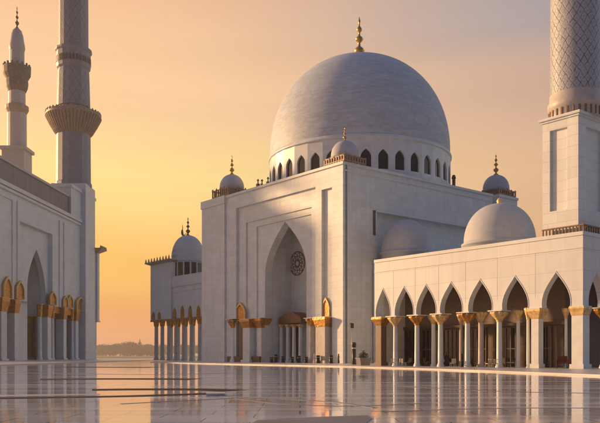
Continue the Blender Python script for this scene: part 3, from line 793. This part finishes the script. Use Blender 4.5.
# raised frame lines, pilaster edges, moulding
for px in (12.5, 17.5, 59.5, 64): 
    x = Lf.x_at(px); w.box(x - .5, x + .5, -.3, -.002, colt + .1, zm - 3)
w.box(XN, Lf.x_at(11.8), -.3, -.002, zm - 3.6, zm - 3)
w.box(XN, XE, -.9, -.002, zm - .3, zm + .9); w.box(XN, XE, -.6, -.002, zm - 1.4, zm - .6)
w.box(XN, XN + 1.5, 1.5, LD, 0, zm); w.box(XN + 1.5, XE, LD - 1.5, LD, 0, zm); w.box(XN + 1.5, XE, 1.5, LD - 1.5, zm - 2, zm - .1)
# recess inside the big arch
w.box(big0 - 2.4, big0 - .8, 3.2, 15, 0, bz + 1); w.box(big1 + .8, big1 + 2.4, 3.2, 15, 0, bz + 1); w.box(big0 - .8, big1 + .8, 14, 15, 0, bz + 1); w.box(big0 - .8, big1 + .8, 3.2, 14, bz + .3, bz + 1)
# end pier
xp = Lf.x_at(70); zpi = Lf.z_at(187, xp)
w.box(xp, XE, -.4, 9, zm + .9, zpi); w.box(XE, XE + 3, -.4, LD, 0, zpi); w.box(xp - .5, XE + 3.5, -.9, 9.5, zpi, zpi + 1.1)
w.build('wall', 'marble2', lw)
b = MB(); b.box(XN, xp - .002, .4, 1.4, zm - .1, zp - .8); b.build('parapet', 'panel', lw)
b = MB(); b.box(XN, xp - .6, .0, 2.2, zp - .8, zp); b.box(XN, xp - .6, 2.2, LD, zp - 1.2, zp - .6); b.build('roof', 'trim', lw)
# inner wall of the colonnade
b = MB(); b.box(XN + 1.5, big0 - 2.5, 10, 11, 0, zm - 2.2); b.box(big1 + 2.5, XE, 10, 11, 0, zm - 2.2)
b.box(XN + 1.5, f0 - .1, 1.5, 10, colt + 7.0, colt + 7.6); b.box(f1 + .1, XE, 1.5, 10, colt + 7.0, colt + 7.6)
b.build('inner_wall', 'inner', lw)
for k, (px, w_, sq) in enumerate(((6.5, 2.5, True), (18.5, 2.0, True), (42.5, 1.0, False), (51, 2.0, True), (54.8, .9, False), (66.5, 1.9, True), (74, .8, False), (78.5, 1.8, True), (87.5, 1.7, True))):
    y = .9 if sq else .6
    x = Lf.x_at(px, y - w_); column(lw, x, y, colt, colb, w_ * .72, w_ * .95, square=sq, cap_mat='gold', shaft_mat='plain')
b = MB(); zz = (colt + colb) / 2
b.box(XN, f0 - .2, .5, 1.3, zz - .2, colt - .01); b.build('gilded_band', 'gold', lw); b = MB(); b.box(f1 + .2, XE, .5, 1.3, zz - .2, colt - .01)
b.build('gilded_band', 'gold', lw)
for px, wp, p0, p1 in ((5.8, 8.6, 298.5, 276.5), (18.3, 8, 299.5, 280.5), (51.3, 6.6, 305, 291.5), (64, 4.8, 307.5, 296), (69, 4.8, 308, 295), (78.5, 8, 311, 297), (87.5, 5, 313.5, 298.5)):
    gold_panel(lw, Lf, px, wp, p0, p1, -.02, th=.5)
# steps inside the big arch
for i in range(3):
    b = MB(); b.box(big0 + 1, big1 - 1, 3.4 + i, 12 - .001 * i, PT + i * .4, PT + i * .4 + .4); b.build('step', 'slab', lw)
for px in (25.5, 30.5):
    x = Lf.x_at(px, 7); column(lw, x, 7, colb + .5, colb - 2.0, 1.5, 1.8, square=True, shaft_mat='inner', cap_mat='gold')

# far end pavilion with the spreading cornice
pv = empty('end_pavilion', (Lf.o.x, Lf.o.y, 0), LRZ, 'narrow pavilion with spreading cornice at the far end of the left wing', 'pavilion')
b = MB(); x0 = XE + 3.05; yo = -1.6; xL = Lf.x_at(99.5, yo) - x0
Zp = Lf.world(x0, yo).y; zc = (HOR - 253) / F * Zp + EYE; zk = (HOR - 322) / F * Zp + EYE
b.box(x0, x0 + xL, yo, 12, zk, zc); b.box(x0 + .3, x0 + xL - .5, yo + 1.0, 12, 0, zk); b.box(x0 - .1, x0 + xL + .1, yo - .3, 12.1, zk + .002, zk + .6)
b.build('wall', 'marble2', pv)
b = MB(); b.frustum(x0 + xL / 2, (12 + yo) / 2, zc, zc + 1.3, xL / 2, (12 - yo) / 2, xL / 2 + 2.2, (12 - yo) / 2 + 2.2); b.box(x0 - 2.3, x0 + xL + 2.3, yo - 2.3, 14.3, zc + 1.302, zc + 1.8)
for i in range(6):
    x = x0 - 2 + i * (xL + 4) / 5; b.frustum(x, yo - 2.0, zc + 1.8, zc + 2.8, .35, .3, .1, .1)
b.build('cornice', 'corbel', pv)

# ------------------------------------------------------------------ big left minaret
def big_minaret():
    Z = 292.0; P = at(73.6, Z); s = Z / F
    root = empty('minaret', (P.x, P.y, 0), 0, 'thick grey minaret with flared brown balcony, rising behind the left wing', 'minaret', 'minarets of the mosque')
    z = lambda py: (HOR - py) * s + EYE
    R = 16.9 * s
    b = MB(); b.frustum(0, 0, 0, z(187), R, R, R, R); b.build('base', 'marble', root)
    b = MB(); b.lathe([(R * 1.06, z(187)), (R * 1.06, z(184)), (R, z(183)), (R * .98, z(135)), (R * .90, z(110)), (R * .87, z(69))], 0, 0, 16, smooth=False)
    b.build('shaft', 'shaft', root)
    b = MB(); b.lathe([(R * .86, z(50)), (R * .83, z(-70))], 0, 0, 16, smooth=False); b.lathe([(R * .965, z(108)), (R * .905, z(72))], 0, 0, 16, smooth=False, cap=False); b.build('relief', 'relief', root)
    # lower ring with small openings
    b = MB(); b.lathe([(R * .86, z(71)), (R * .96, z(69)), (R * .99, z(66)), (R * .99, z(54)), (R * 1.06, z(52.5)), (R * 1.06, z(50.5)), (R * .85, z(49.5))], 0, 0, 16, smooth=False)
    o = b.build('ring', 'shaft', root)
    b = MB()
    for i in range(32):
        a = 2 * pi * (i + .5) / 32; rr = R * .985; t = MB()
        t.prism([arch(0, .9, z(65), z(61), z(58.5), 1.0, 5)], -rr - .08, -rr + .3)
        b.add([(v[0] * cos(a) - v[1] * sin(a), v[0] * sin(a) + v[1] * cos(a), v[2]) for v in t.v], t.f)
    b.build('opening', 'wood', o)
    # flared balcony on fluted corbels
    b = MB()
    mod = lambda a, zz: 1 + .035 * (1 if int(a / (2 * pi) * 96 + 1e-6) % 2 else -1) * (1 if zz < z(117.5) else 0)
    b.lathe([(R * .95, z(136)), (R * 1.10, z(133)), (R * 1.14, z(131.5)), (R * 1.33, z(126)), (R * 1.52, z(119.5)), (R * 1.56, z(118)), (R * 1.58, z(117)), (R * 1.58, z(115)), (R * .9, z(114.8))], 0, 0, 192, mod, smooth=False)
    b.build('balcony', 'corbel', root)
    b = MB()
    for i in range(36):
        a = 2 * pi * i / 36; x, y = R * 1.54 * cos(a), R * 1.54 * sin(a)
        b.frustum(x, y, z(115), z(112.6), .38, .38, .2, .2)
    b.lathe([(R * 1.51, z(114.9)), (R * 1.57, z(114.9)), (R * 1.57, z(113.9)), (R * 1.51, z(113.9)), (R * 1.51, z(114.9))], 0, 0, 72, cap=False, smooth=False)
    b.build('railing', 'corbel', root)
    b = MB(); b.lathe([(R * .84, z(-70)), (R * 1.3, z(-78)), (R * 1.3, z(-82)), (R * .6, z(-82)), (R * .55, z(-120))] + dome_profile(R * .6, 9, 10, .9, .0, z(-120)), 0, 0, 32); b.build('lantern', 'plain', root)
big_minaret()
def far_minaret():
    Z = 400.0; P = at(17, Z); s = Z / F
    root = empty('minaret', (P.x, P.y, 0), 0, 'slender far minaret with dark balcony and spire tip in the top left corner', 'minaret', 'minarets of the mosque')
    z = lambda py: (HOR - py) * s + EYE
    w = lambda px: px * s
    b = MB(); b.lathe([(w(9.3), z(150)), (w(9.2), z(110)), (w(8.2), z(104)), (w(8.0), z(88)), (w(7.2), z(80)), (w(7), z(50)), (w(7.4), z(48))], 0, 0, 16, smooth=False); b.build('shaft', 'trim', root)
    b = MB(); b.frustum(0, 0, 0, z(152), w(11), w(11), w(11), w(11)); b.box(-w(13), w(13), -w(13), w(13), z(152), z(149)); b.build('base', 'trim', root)
    b = MB(); b.lathe([(w(8.2), z(92)), (w(9.8), z(88)), (w(10.4), z(83)), (w(10), z(80)), (w(12.6), z(75)), (w(12.8), z(67.5)), (w(7.2), z(67))], 0, 0, 16, lambda a, q: 1 + .04 * cos(16 * a), smooth=False); b.build('balcony', 'greystone', root)
    b = MB()
    for i in range(16):
        a = 2 * pi * i / 16; b.box(w(12.3) * cos(a) - .4, w(12.3) * cos(a) + .4, w(12.3) * sin(a) - .4, w(12.3) * sin(a) + .4, z(67.6), z(65))
    b.build('railing', 'greystone', root)
    b = MB(); b.lathe([(w(9.2), z(114)), (w(11.2), z(110)), (w(11.2), z(106.5)), (w(8.2), z(105))], 0, 0, 16, smooth=False); b.build('ring', 'corbel', root)
    b = MB(); b.lathe([(w(7.2), z(51)), (w(7.8), z(48.5)), (w(7.6), z(46)), (w(6.8), z(42)), (w(6), z(36)), (w(4.4), z(31)), (w(2), z(28.5)), (0, z(28))], 0, 0, 24); b.build('cap', 'trim', root)
    b = MB(); b.lathe([(a, c + z(29)) for a, c in finial_profile(w(23), w(2.6))], 0, 0, 14); b.build('finial', 'brown', root)
far_minaret()

# ------------------------------------------------------------------ far open colonnade between left wing and hall
FY = 14.0
fw = empty('far_colonnade', (H_.o.x, H_.o.y, 0), RZ, 'distant white pavilion on open columns with a small pale dome, left of the hall', 'colonnade')
xa, xb = H_.x_at(150.5, FY), H_.x_at(208, FY) + 8; xm = H_.x_at(171, FY)
z_hi = H_.z_at(264, H_.x_at(160, FY), FY); z_lo = H_.z_at(275.5, H_.x_at(185, FY), FY); zcap = H_.z_at(318, H_.x_at(180, FY), FY); zcb = H_.z_at(325, H_.x_at(180, FY), FY)
b = MB(); dpt = 9.0
b.box(xa, xm, FY, FY + dpt, zcap, z_hi); b.box(xm, xb, FY + .6, FY + dpt, zcap, z_lo)
b.box(xm, xb, FY + .3, FY + .598, H_.z_at(287, xm, FY), z_lo + .3)
b.box(xm, xb, FY + .45, FY + .598, H_.z_at(292, xm, FY), H_.z_at(290.5, xm, FY))
b.build('wall', 'marble2', fw)
b = MB(); b.frustum((xa + xm) / 2, FY + dpt / 2, z_hi, z_hi + .5, (xm - xa) / 2, dpt / 2, (xm - xa) / 2 + 1.2, dpt / 2 + 1.2); b.box(xa - 1.3, xm + 1.0, FY - 1.3, FY + dpt + 1.3, z_hi + .5, z_hi + .8)
for i in range(9):
    x = xa - 1 + i * (xm - xa + 1.6) / 8; b.frustum(x, FY - 1.0, z_hi + .8, z_hi + 1.9, .25, .22, .07, .07)
b.build('cornice', 'corbel', fw)
colx = [H_.x_at(p, FY + .6) for p in (155.5, 161.5, 168, 175, 182.7, 190.5, 198.8)]
for i, x in enumerate(colx):
    wd = .62 if i > 1 else .7
    column(fw, x, FY + .9, zcap, zcb, wd * .85, wd * 1.25, square=False, cap_mat='gold', shaft_mat='corbel' if False else 'trim')
    wp = 4.6
    z0 = zcap; z1 = H_.z_at(305.5 if i > 3 else (308 if i > 1 else 312), x, FY)
    yb = FY if i < 2 else FY + .6
    g_ = MB(); g_.prism([arch(x, 1.5, z0, z0 + (z1 - z0) * .45, z1, 1.05)], yb - .3, yb - .004); g_.build('gilded_arch', 'gold', fw)
b = MB(); b.box(xa - .3, xb, FY + .1, FY + .35, zcap - .55, zcap - .01); b.build('gilded_band', 'gold', fw)
stp = (colx[-1] - colx[2]) / 4
b = MB()
for i in range(0, 5):
    x = colx[2] + stp * (i - 2) ; 
    if x > xa: column(fw, x, FY + 2 * stp * .632 / .775 - .3, zcap, zcb, .45, .7, abacus=False)
# dome of the pavilion
P = at(188, 0); 
yv = FY + 6.4; xd = H_.x_at(188, yv); Zd = H_.world(xd, yv).y; zq = lambda py: (HOR - py) / F * Zd + EYE
rd = 16.5 / F * Zd
b = MB(); b.lathe([(rd * 1.05, z_lo - .2), (rd * 1.05, zq(262.5))], xd, yv, 16, smooth=False); b.lathe([(rd * 1.12, zq(262.5)), (rd * 1.12, zq(261.3)), (rd, zq(261))] + dome_profile(rd, zq(235.5) - zq(261), 20, .82, .02, zq(261))[1:], xd, yv, 48)
o = b.build('dome', 'smalldome', fw)
b = MB()
for i in range(16):
    a = 2 * pi * (i + .5) / 16; t = MB(); rr = rd * 1.05 * cos(pi / 16)
    t.prism([rect(-.75, .75, z_lo + .6, zq(264))], -rr - .06, -rr + .2)
    b.add([(xd + v[0] * cos(a) - v[1] * sin(a), yv + v[0] * sin(a) + v[1] * cos(a), v[2]) for v in t.v], t.f)
b.build('window', 'glass', o)
b = MB(); zt_ = zq(236); b.lathe([(a, c + zt_) for a, c in finial_profile(zq(217) - zt_, .85)], xd, yv, 14)
cr = []
for i in range(11):
    a = pi * .75 + i / 10 * pi * .95; cr.append((xd - 2.4 + 1.0 * cos(a) * 1.0, yv, zt_ + 1.7 + 1.3 * sin(a)))
b.tube(cr, [.12, .2, .28, .34, .36, .34, .3, .26, .2, .15, .1], 8)
b.tube([(xd - 1.7, yv, zt_ + .8), (xd, yv, zt_ + .6)], .1, 6)
b.tube([(cr[0][0], yv, cr[0][2]), (cr[0][0] - .1, yv, cr[0][2] + 1.2)], [.14, .05], 6)
b.build('finial', 'brown', o)

# ------------------------------------------------------------------ far trees and town on the horizon
def tree_mesh(seed, h, wd):
    R = random.Random(seed); b = MB()
    lobes = [(R.uniform(-wd, wd) * .32, R.uniform(-wd, wd) * .32, h * R.uniform(.24, .78), wd * R.uniform(.22, .34)) for _ in range(12)]
    lobes.append((0, 0, h * .8, wd * .25))
    for _ in range(2300):
        cx, cy, cz, r = R.choice(lobes)
        d = Vector((R.gauss(0, 1), R.gauss(0, 1), R.gauss(0, 1))).normalized() * r * (R.random() ** .33)
        p = Vector((cx, cy, cz)) + Vector((d.x, d.y, d.z * .75))
        u = Vector((R.gauss(0, 1), R.gauss(0, 1), R.gauss(0, .6))).normalized(); w_ = u.cross(Vector((R.gauss(0, 1), R.gauss(0, 1), R.gauss(0, 1)))).normalized()
        s_ = R.uniform(.5, 1.2)
        b.add([p - u * s_ - w_ * s_ * .6, p + u * s_ - w_ * s_ * .6, p + u * s_ + w_ * s_ * .6, p - u * s_ + w_ * s_ * .6], [(0, 1, 2, 3)])
    t = MB(); t.tube([(0, 0, 0), (.1, 0, h * .3), (0, .1, h * .62)], [.9, .65, .3], 8)
    for k in range(5):
        a = R.uniform(0, 6.28); t.tube([(0, 0, h * .3), (cos(a) * wd * .15, sin(a) * wd * .15, h * .5), (cos(a) * wd * .28, sin(a) * wd * .28, h * .65)], [.4, .26, .12], 6)
    return b, t
protos = []
TZ = 2300
kinds = []
for k, (h, wd) in enumerate(((21, 27), (17, 31), (25, 20))):
    b, t = tree_mesh(k + 3, h, wd)
    protos.append((b, t))
spots = [(99, 0, .75), (106, 1, .95), (113, 2, .72), (120, 1, 1.0), (127, 0, .95), (133, 2, .8), (140, 1, .95), (147, 0, .8), (153, 1, .9), (160, 0, .8), (167, 2, .7), (175, 1, .85), (184, 0, .8), (193, 1, .9), (94, 1, .8), (109.5, 0, .7), (123.5, 2, .66), (136.5, 0, .62), (150, 2, .62)]
built = {}
names = ['leftmost hazy tree beside the end pavilion', 'wide low hazy tree second from the left on the horizon', 'narrow upright hazy tree third from the left on the horizon', 'broad hazy tree left of the middle of the horizon gap', 'rounded hazy tree in the middle of the horizon gap', 'tall narrow hazy tree just left of the far stone tower', 'wide hazy tree at the foot of the far stone tower', 'rounded hazy tree right of the far stone tower', 'hazy tree half hidden by the corner of the far colonnade', 'hazy tree seen through the first gap of the far colonnade', 'hazy tree seen through the second gap of the far colonnade', 'hazy tree seen through the middle gaps of the far colonnade', 'hazy tree seen through the right gaps of the far colonnade', 'hazy tree seen beside the hall through the last colonnade gap', 'hazy tree cut off by the corner of the end pavilion', 'small hazy tree filling the dip between the second and third crowns', 'small upright hazy tree squeezed between two broad crowns in mid gap', 'small low hazy tree just left of the stone tower foot', 'small pointed hazy tree beside the far colonnade corner']
for (px, k, s_), nm in zip(spots, names):
    Z = TZ + random.uniform(-90, 90); p = at(px, Z)
    if k not in built:
        root = empty('broadleaf_tree', (p.x, p.y, -.25)); b, t = protos[k]
        b.build('crown', 'leaf', root); t.build('trunk', 'bark', root); built[k] = root
    else: root = copy_tree(built[k]); root.location = (p.x, p.y, -.25)
    root.scale = (s_ * 2.45, s_ * 2.45, s_ * 2.05); root.rotation_euler = (0, 0, random.uniform(0, 6))
    tag(root, nm, 'tree', 'trees on the horizon')
p = at(139.5, 2280); root = empty('stone_tower', (p.x, p.y, -.25), .3, 'tiny tapering stone tower standing above the far trees', 'tower'); root.scale = (2.0,) * 3
b = MB(); b.frustum(0, 0, 0, 19, 3.4, 3.4, 2.3, 2.3); b.frustum(0, 0, 19, 20.5, 3.2, 3.2, 2.8, 2.8); b.frustum(.4, 0, 20.5, 27, 1.4, 1.4, .2, .2); b.build('wall', 'town', root)

# ------------------------------------------------------------------ small things in front of the arcades
def chair(kind):
    seat_m, frame_m = {'pale': ('iron', 'iron'), 'dark': ('darkfab', 'black'), 'red': ('red', 'black')}[kind]
    root = empty('chair')
    wd = .28 if kind != 'red' else .42
    b = MB(); b.box(-wd, wd, -.26, .26, .42, .50 if kind != 'red' else .58); b.build('seat', seat_m, root, bevel=.02)
    b = MB()
    if kind == 'pale':
        for i in range(7): x = -wd + .02 + i * (2 * wd - .04) / 6; b.box(x - .014, x + .014, .245, .27, .5, .95)
        b.box(-wd, wd, .235, .275, .92, .98)
    else: b.add([(-wd, .22, .5), (wd, .22, .5), (wd, .30, .5), (-wd, .30, .5), (-wd, .34, 1.08), (wd, .34, 1.08), (wd, .40, 1.08), (-wd, .40, 1.08)], [(0, 3, 2, 1), (4, 5, 6, 7), (0, 1, 5, 4), (1, 2, 6, 5), (2, 3, 7, 6), (3, 0, 4, 7)])
    b.build('backrest', seat_m, root, bevel=.015)
    for sx in (-1, 1):
        for sy in (-1, 1):
            b = MB(); b.tube([(sx * (wd - .03), sy * .22, .43), (sx * (wd - .01), sy * .25, 0)], .022, 6); b.build('leg', frame_m, root)
        if kind == 'red': 
            b = MB(); b.box(sx * wd - .05, sx * wd + .05, -.26, .3, .45, .74); b.build('armrest', seat_m, root, bevel=.02)
    return root
first = {}
ord_ = ['first', 'second', 'third', 'fourth', 'fifth', 'sixth', 'seventh', 'eighth', 'ninth', 'tenth', 'eleventh', 'twelfth']
def put_chair(kind, px, y, rz, label, sc_=1.0):
    if kind not in first: r = first[kind] = chair(kind)
    else: r = copy_tree(first[kind])
    x = A.x_at(px, y); P = A.world(x, y); r.location = (P.x, P.y, PT); r.rotation_euler = (0, 0, RZ + rz); r.scale = (sc_,) * 3
    tag(r, label, 'chair', 'chairs along the arcade')
CH = [('pale', 392, -.9, .4, 'pale slatted metal chair farthest left along the arcade'), ('pale', 398, -.5, -.6, 'pale slatted chair turned sideways by the second arcade column'),
      ('pale', 404, -1.1, 2.6, 'pale slatted chair with its back to the courtyard under the second arch'), ('dark', 409, .8, .3, 'dark padded chair under the second arch from the left'),
      ('dark', 427, -.2, 1.8, 'dark padded chair just left of the paired columns'), ('dark', 441, 1.2, -.3, 'dark padded chair right of the paired columns'),
      ('pale', 453, -.8, .2, 'pale slatted chair under the middle arch'), ('dark', 470, 1.0, .5, 'dark padded chair beside the thick gilded column'),
      ('pale', 488, -1.5, -.2, 'pale slatted chair, left one of the pair facing the courtyard'), ('pale', 495, -1.4, .3, 'pale slatted chair, right one of the pair facing the courtyard'),
      ('dark', 506, 2.2, 2.9, 'dark padded chair turned away under the second arch from the right'), ('dark', 512, 2.8, -.9, 'dark padded chair at the glazed door under the second arch from the right'),
      ('dark', 545, 2.5, .9, 'dark padded chair behind the square pier'), ]
for c in CH: put_chair(*c, sc_=1.05)
put_chair('red', 562, .6, .5, 'dark red upholstered armchair under the rightmost front arch', 1.3)
put_chair('red', 569, 1.8, -.7, 'dark red armchair half hidden behind the corner pier', 1.35)

def bollard(px, Z, h, r, label, group='bollards at the foot of the portal'):
    p = at(px, Z); root = empty('bollard', (p.x, p.y, PT), 0, label, 'bollard', group)
    b = MB(); b.lathe([(r * 1.3, 0), (r * 1.3, .12), (r, .2), (r, h * .86), (r * 1.15, h * .88), (r * 1.15, h * .94), (r * .8, h)], 0, 0, 16); b.build('post', 'black', root)
    b = MB(); b.lathe([(r * 1.02, h * .7), (r * 1.04, h * .7), (r * 1.04, h * .76), (r * 1.02, h * .76)], 0, 0, 16, cap=False); b.build('band', 'iron', root)
bolls = [(271.5, 152, 1.1, 'leftmost short black bollard, at the left jamb of the portal'), (276, 152.5, 1.7, 'taller black bollard next to the leftmost one in the portal'), (283, 154, 1.3, 'short black bollard in the left half of the portal arch'),
         (292, 148, 1.2, 'short black bollard before the porch columns'), (299, 148, 1.4, 'black bollard below the carved rosette'), (306, 146, 1.2, 'short black bollard at the right jamb of the portal'), (318, 143, 1.5, 'black bollard left of the square gilded pier'), (331, 139, 1.5, 'black bollard right of the square gilded pier')]
for px, Z, h, lb_ in bolls: bollard(px, Z, h, .35, lb_)
bollard(354, 121, 3.6, .33, 'tall dark post standing before the shaded side wall', 'posts by the shaded wall')
p = at(351.6, 119); root = empty('lamp_post', (p.x, p.y, PT), .3, 'thin pole carrying a black box lantern before the shaded side wall', 'lamp post')
b = MB(); b.tube([(0, 0, 0), (0, 0, 5.8)], .05, 8); b.build('pole', 'iron', root)
b = MB(); b.box(-.28, .28, -.28, .28, 5.8, 6.45); b.frustum(0, 0, 6.45, 6.62, .32, .32, .12, .12); b.build('lantern', 'lamp', root)
p = at(363.5, 112); root = empty('planter', (p.x, p.y, PT), .4, 'low grey stone planter with dry shrub left of the first arcade pier', 'planter')
b = MB(); b.frustum(0, 0, 0, 1.0, .75, .6, .95, .75); b.frustum(0, 0, 1.0, 1.1, 1.0, .8, 1.0, .8); b.build('pot', 'slab', root)
R = random.Random(4); b = MB()
for _ in range(420):
    a = R.uniform(0, 6.28); r_ = R.random() ** .6 * .75; z_ = 1.1 + R.random() * (1.2 - r_ * .9); q = Vector((cos(a) * r_, sin(a) * r_ * .8, z_)); u = Vector((R.gauss(0, 1), R.gauss(0, 1), R.gauss(0, 1))).normalized() * .11; w_ = u.cross(Vector((R.gauss(0, 1), R.gauss(0, 1), 1))).normalized() * .05
    b.add([q - u, q + w_, q + u, q - w_], [(0, 1, 2, 3)])
b.build('shrub', 'leaf', root)

# ------------------------------------------------------------------ people
def person(px, Z, h, rz, robe, label, walk=.0):
    p = at(px, Z); root = empty('person', (p.x, p.y, PT), rz, label, 'person', 'people by the hall'); k = h / 1.75
    def skin(name, V, E, Rr, mat, sub=2):
        me = bpy.data.meshes.new(name); me.from_pydata([tuple(c * k for c in v) for v in V], E, []); me.materials.append(M[mat])
        o = bpy.data.objects.new(name, me); COL.objects.link(o); o.parent = root
        s_ = o.modifiers.new('skin', 'SKIN'); s_.use_smooth_shade = True
        sl = me.skin_vertices[0] if me.skin_vertices else None
        for i, r_ in enumerate(Rr):
            rr = r_ if isinstance(r_, tuple) else (r_, r_)
            me.skin_vertices[0].data[i].radius = (rr[0] * k, rr[1] * k)
        me.skin_vertices[0].data[0].use_root = True
        u = o.modifiers.new('sub', 'SUBSURF'); u.levels = sub; u.render_levels = sub
        return o
    s = walk
    V = [(0, 0, .95), (0, 0, 1.15), (0, .0, 1.36), (0, 0, 1.48), (0, -.02, 1.58), (0, -.02, 1.69),
         (.1, 0, .9), (.11, -s * .5, .5), (.11, -s, .08), (.11, -s - .13, .04), (-.1, 0, .9), (-.11, s * .5, .5), (-.11, s, .08), (-.11, s - .13, .04),
         (.19, 0, 1.40), (.24, .03, 1.14), (.25, -.08, .90), (.25, -.12, .82), (-.19, 0, 1.40), (-.24, .03, 1.14), (-.25, -.08, .90), (-.25, -.12, .82)]
    E = [(0, 1), (1, 2), (2, 3), (3, 4), (4, 5), (0, 6), (6, 7), (7, 8), (8, 9), (0, 10), (10, 11), (11, 12), (12, 13), (2, 14), (14, 15), (15, 16), (16, 17), (2, 18), (18, 19), (19, 20), (20, 21)]
    Rr = [(.15, .11), (.14, .1), (.16, .11), (.06, .06), (.09, .1), (.07, .08), .09, .06, .045, .035, .09, .06, .045, .035, .06, .045, .032, .025, .06, .045, .032, .025]
    skin('body', V, E, Rr, 'skin')
    # long robe over the body and a head cloth
    b = MB(); mod = lambda a, z: 1 + .06 * sin(7 * a + z * 3) * max(0, 1 - z / (1.2 * k))
    prof = [(.25, .07), (.245, .3), (.21, .7), (.19, .95), (.18, 1.15), (.22, 1.36), (.17, 1.44), (.075, 1.49)]
    b.lathe([(r_ * k, z * k) for r_, z in prof], 0, 0, 28, mod, cap=False)
    b.v = [(v[0] * 1.02, v[1] * (.72 + s * 1.2 * max(0, 1 - v[2] / k)), v[2]) for v in b.v]
    for sx in (-1, 1): b.tube([(sx * .17 * k, 0, 1.41 * k), (sx * .245 * k, .03 * k, 1.14 * k), (sx * .255 * k, -.08 * k, .92 * k)], [.075 * k, .065 * k, .075 * k], 12)
    b.build('robe', robe, root)
    b = MB(); b.lathe([(.13 * k, 1.50 * k), (.125 * k, 1.6 * k), (.115 * k, 1.7 * k), (.07 * k, 1.765 * k), (0, 1.785 * k)], 0, .025 * k, 20, cap=False)
    b.build('head_cloth', robe, root)
pz = A.world(A.x_at(446, 1.2), 1.2).y
person(446, pz, 1.8, .3, 'robe', 'person in a long dark robe standing between arcade columns')
person(338.5, 136, 1.75, -1.2, 'robe', 'person in a dark robe standing at the sunlit corner of the portal')
person(314.5, 141, 1.7, .8, 'white_robe', 'person in a pale robe standing beside the portal column')
person(462, pz - 7, 1.7, 1.2, 'robe', 'person in a dark robe walking in front of the middle arch', .15)

# ------------------------------------------------------------------ dusty evening air
hz = MB(); hz.box(-3600, 3600, -700, 4600, -1.25, 122)
ho = hz.build('haze', 'plain'); ho['kind'] = 'stuff'
hm = bpy.data.materials.new('haze_air'); hm.use_nodes = True; hn = hm.node_tree; hn.nodes.clear()
hout = hn.nodes.new('ShaderNodeOutputMaterial'); hv = hn.nodes.new('ShaderNodeVolumePrincipled')
hv.inputs['Color'].default_value = (.92, .88, .84, 1); hv.inputs['Density'].default_value = .00021; hv.inputs['Anisotropy'].default_value = .35
hn.links.new(hv.outputs[0], hout.inputs['Volume'])
ho.data.materials.clear(); ho.data.materials.append(hm)
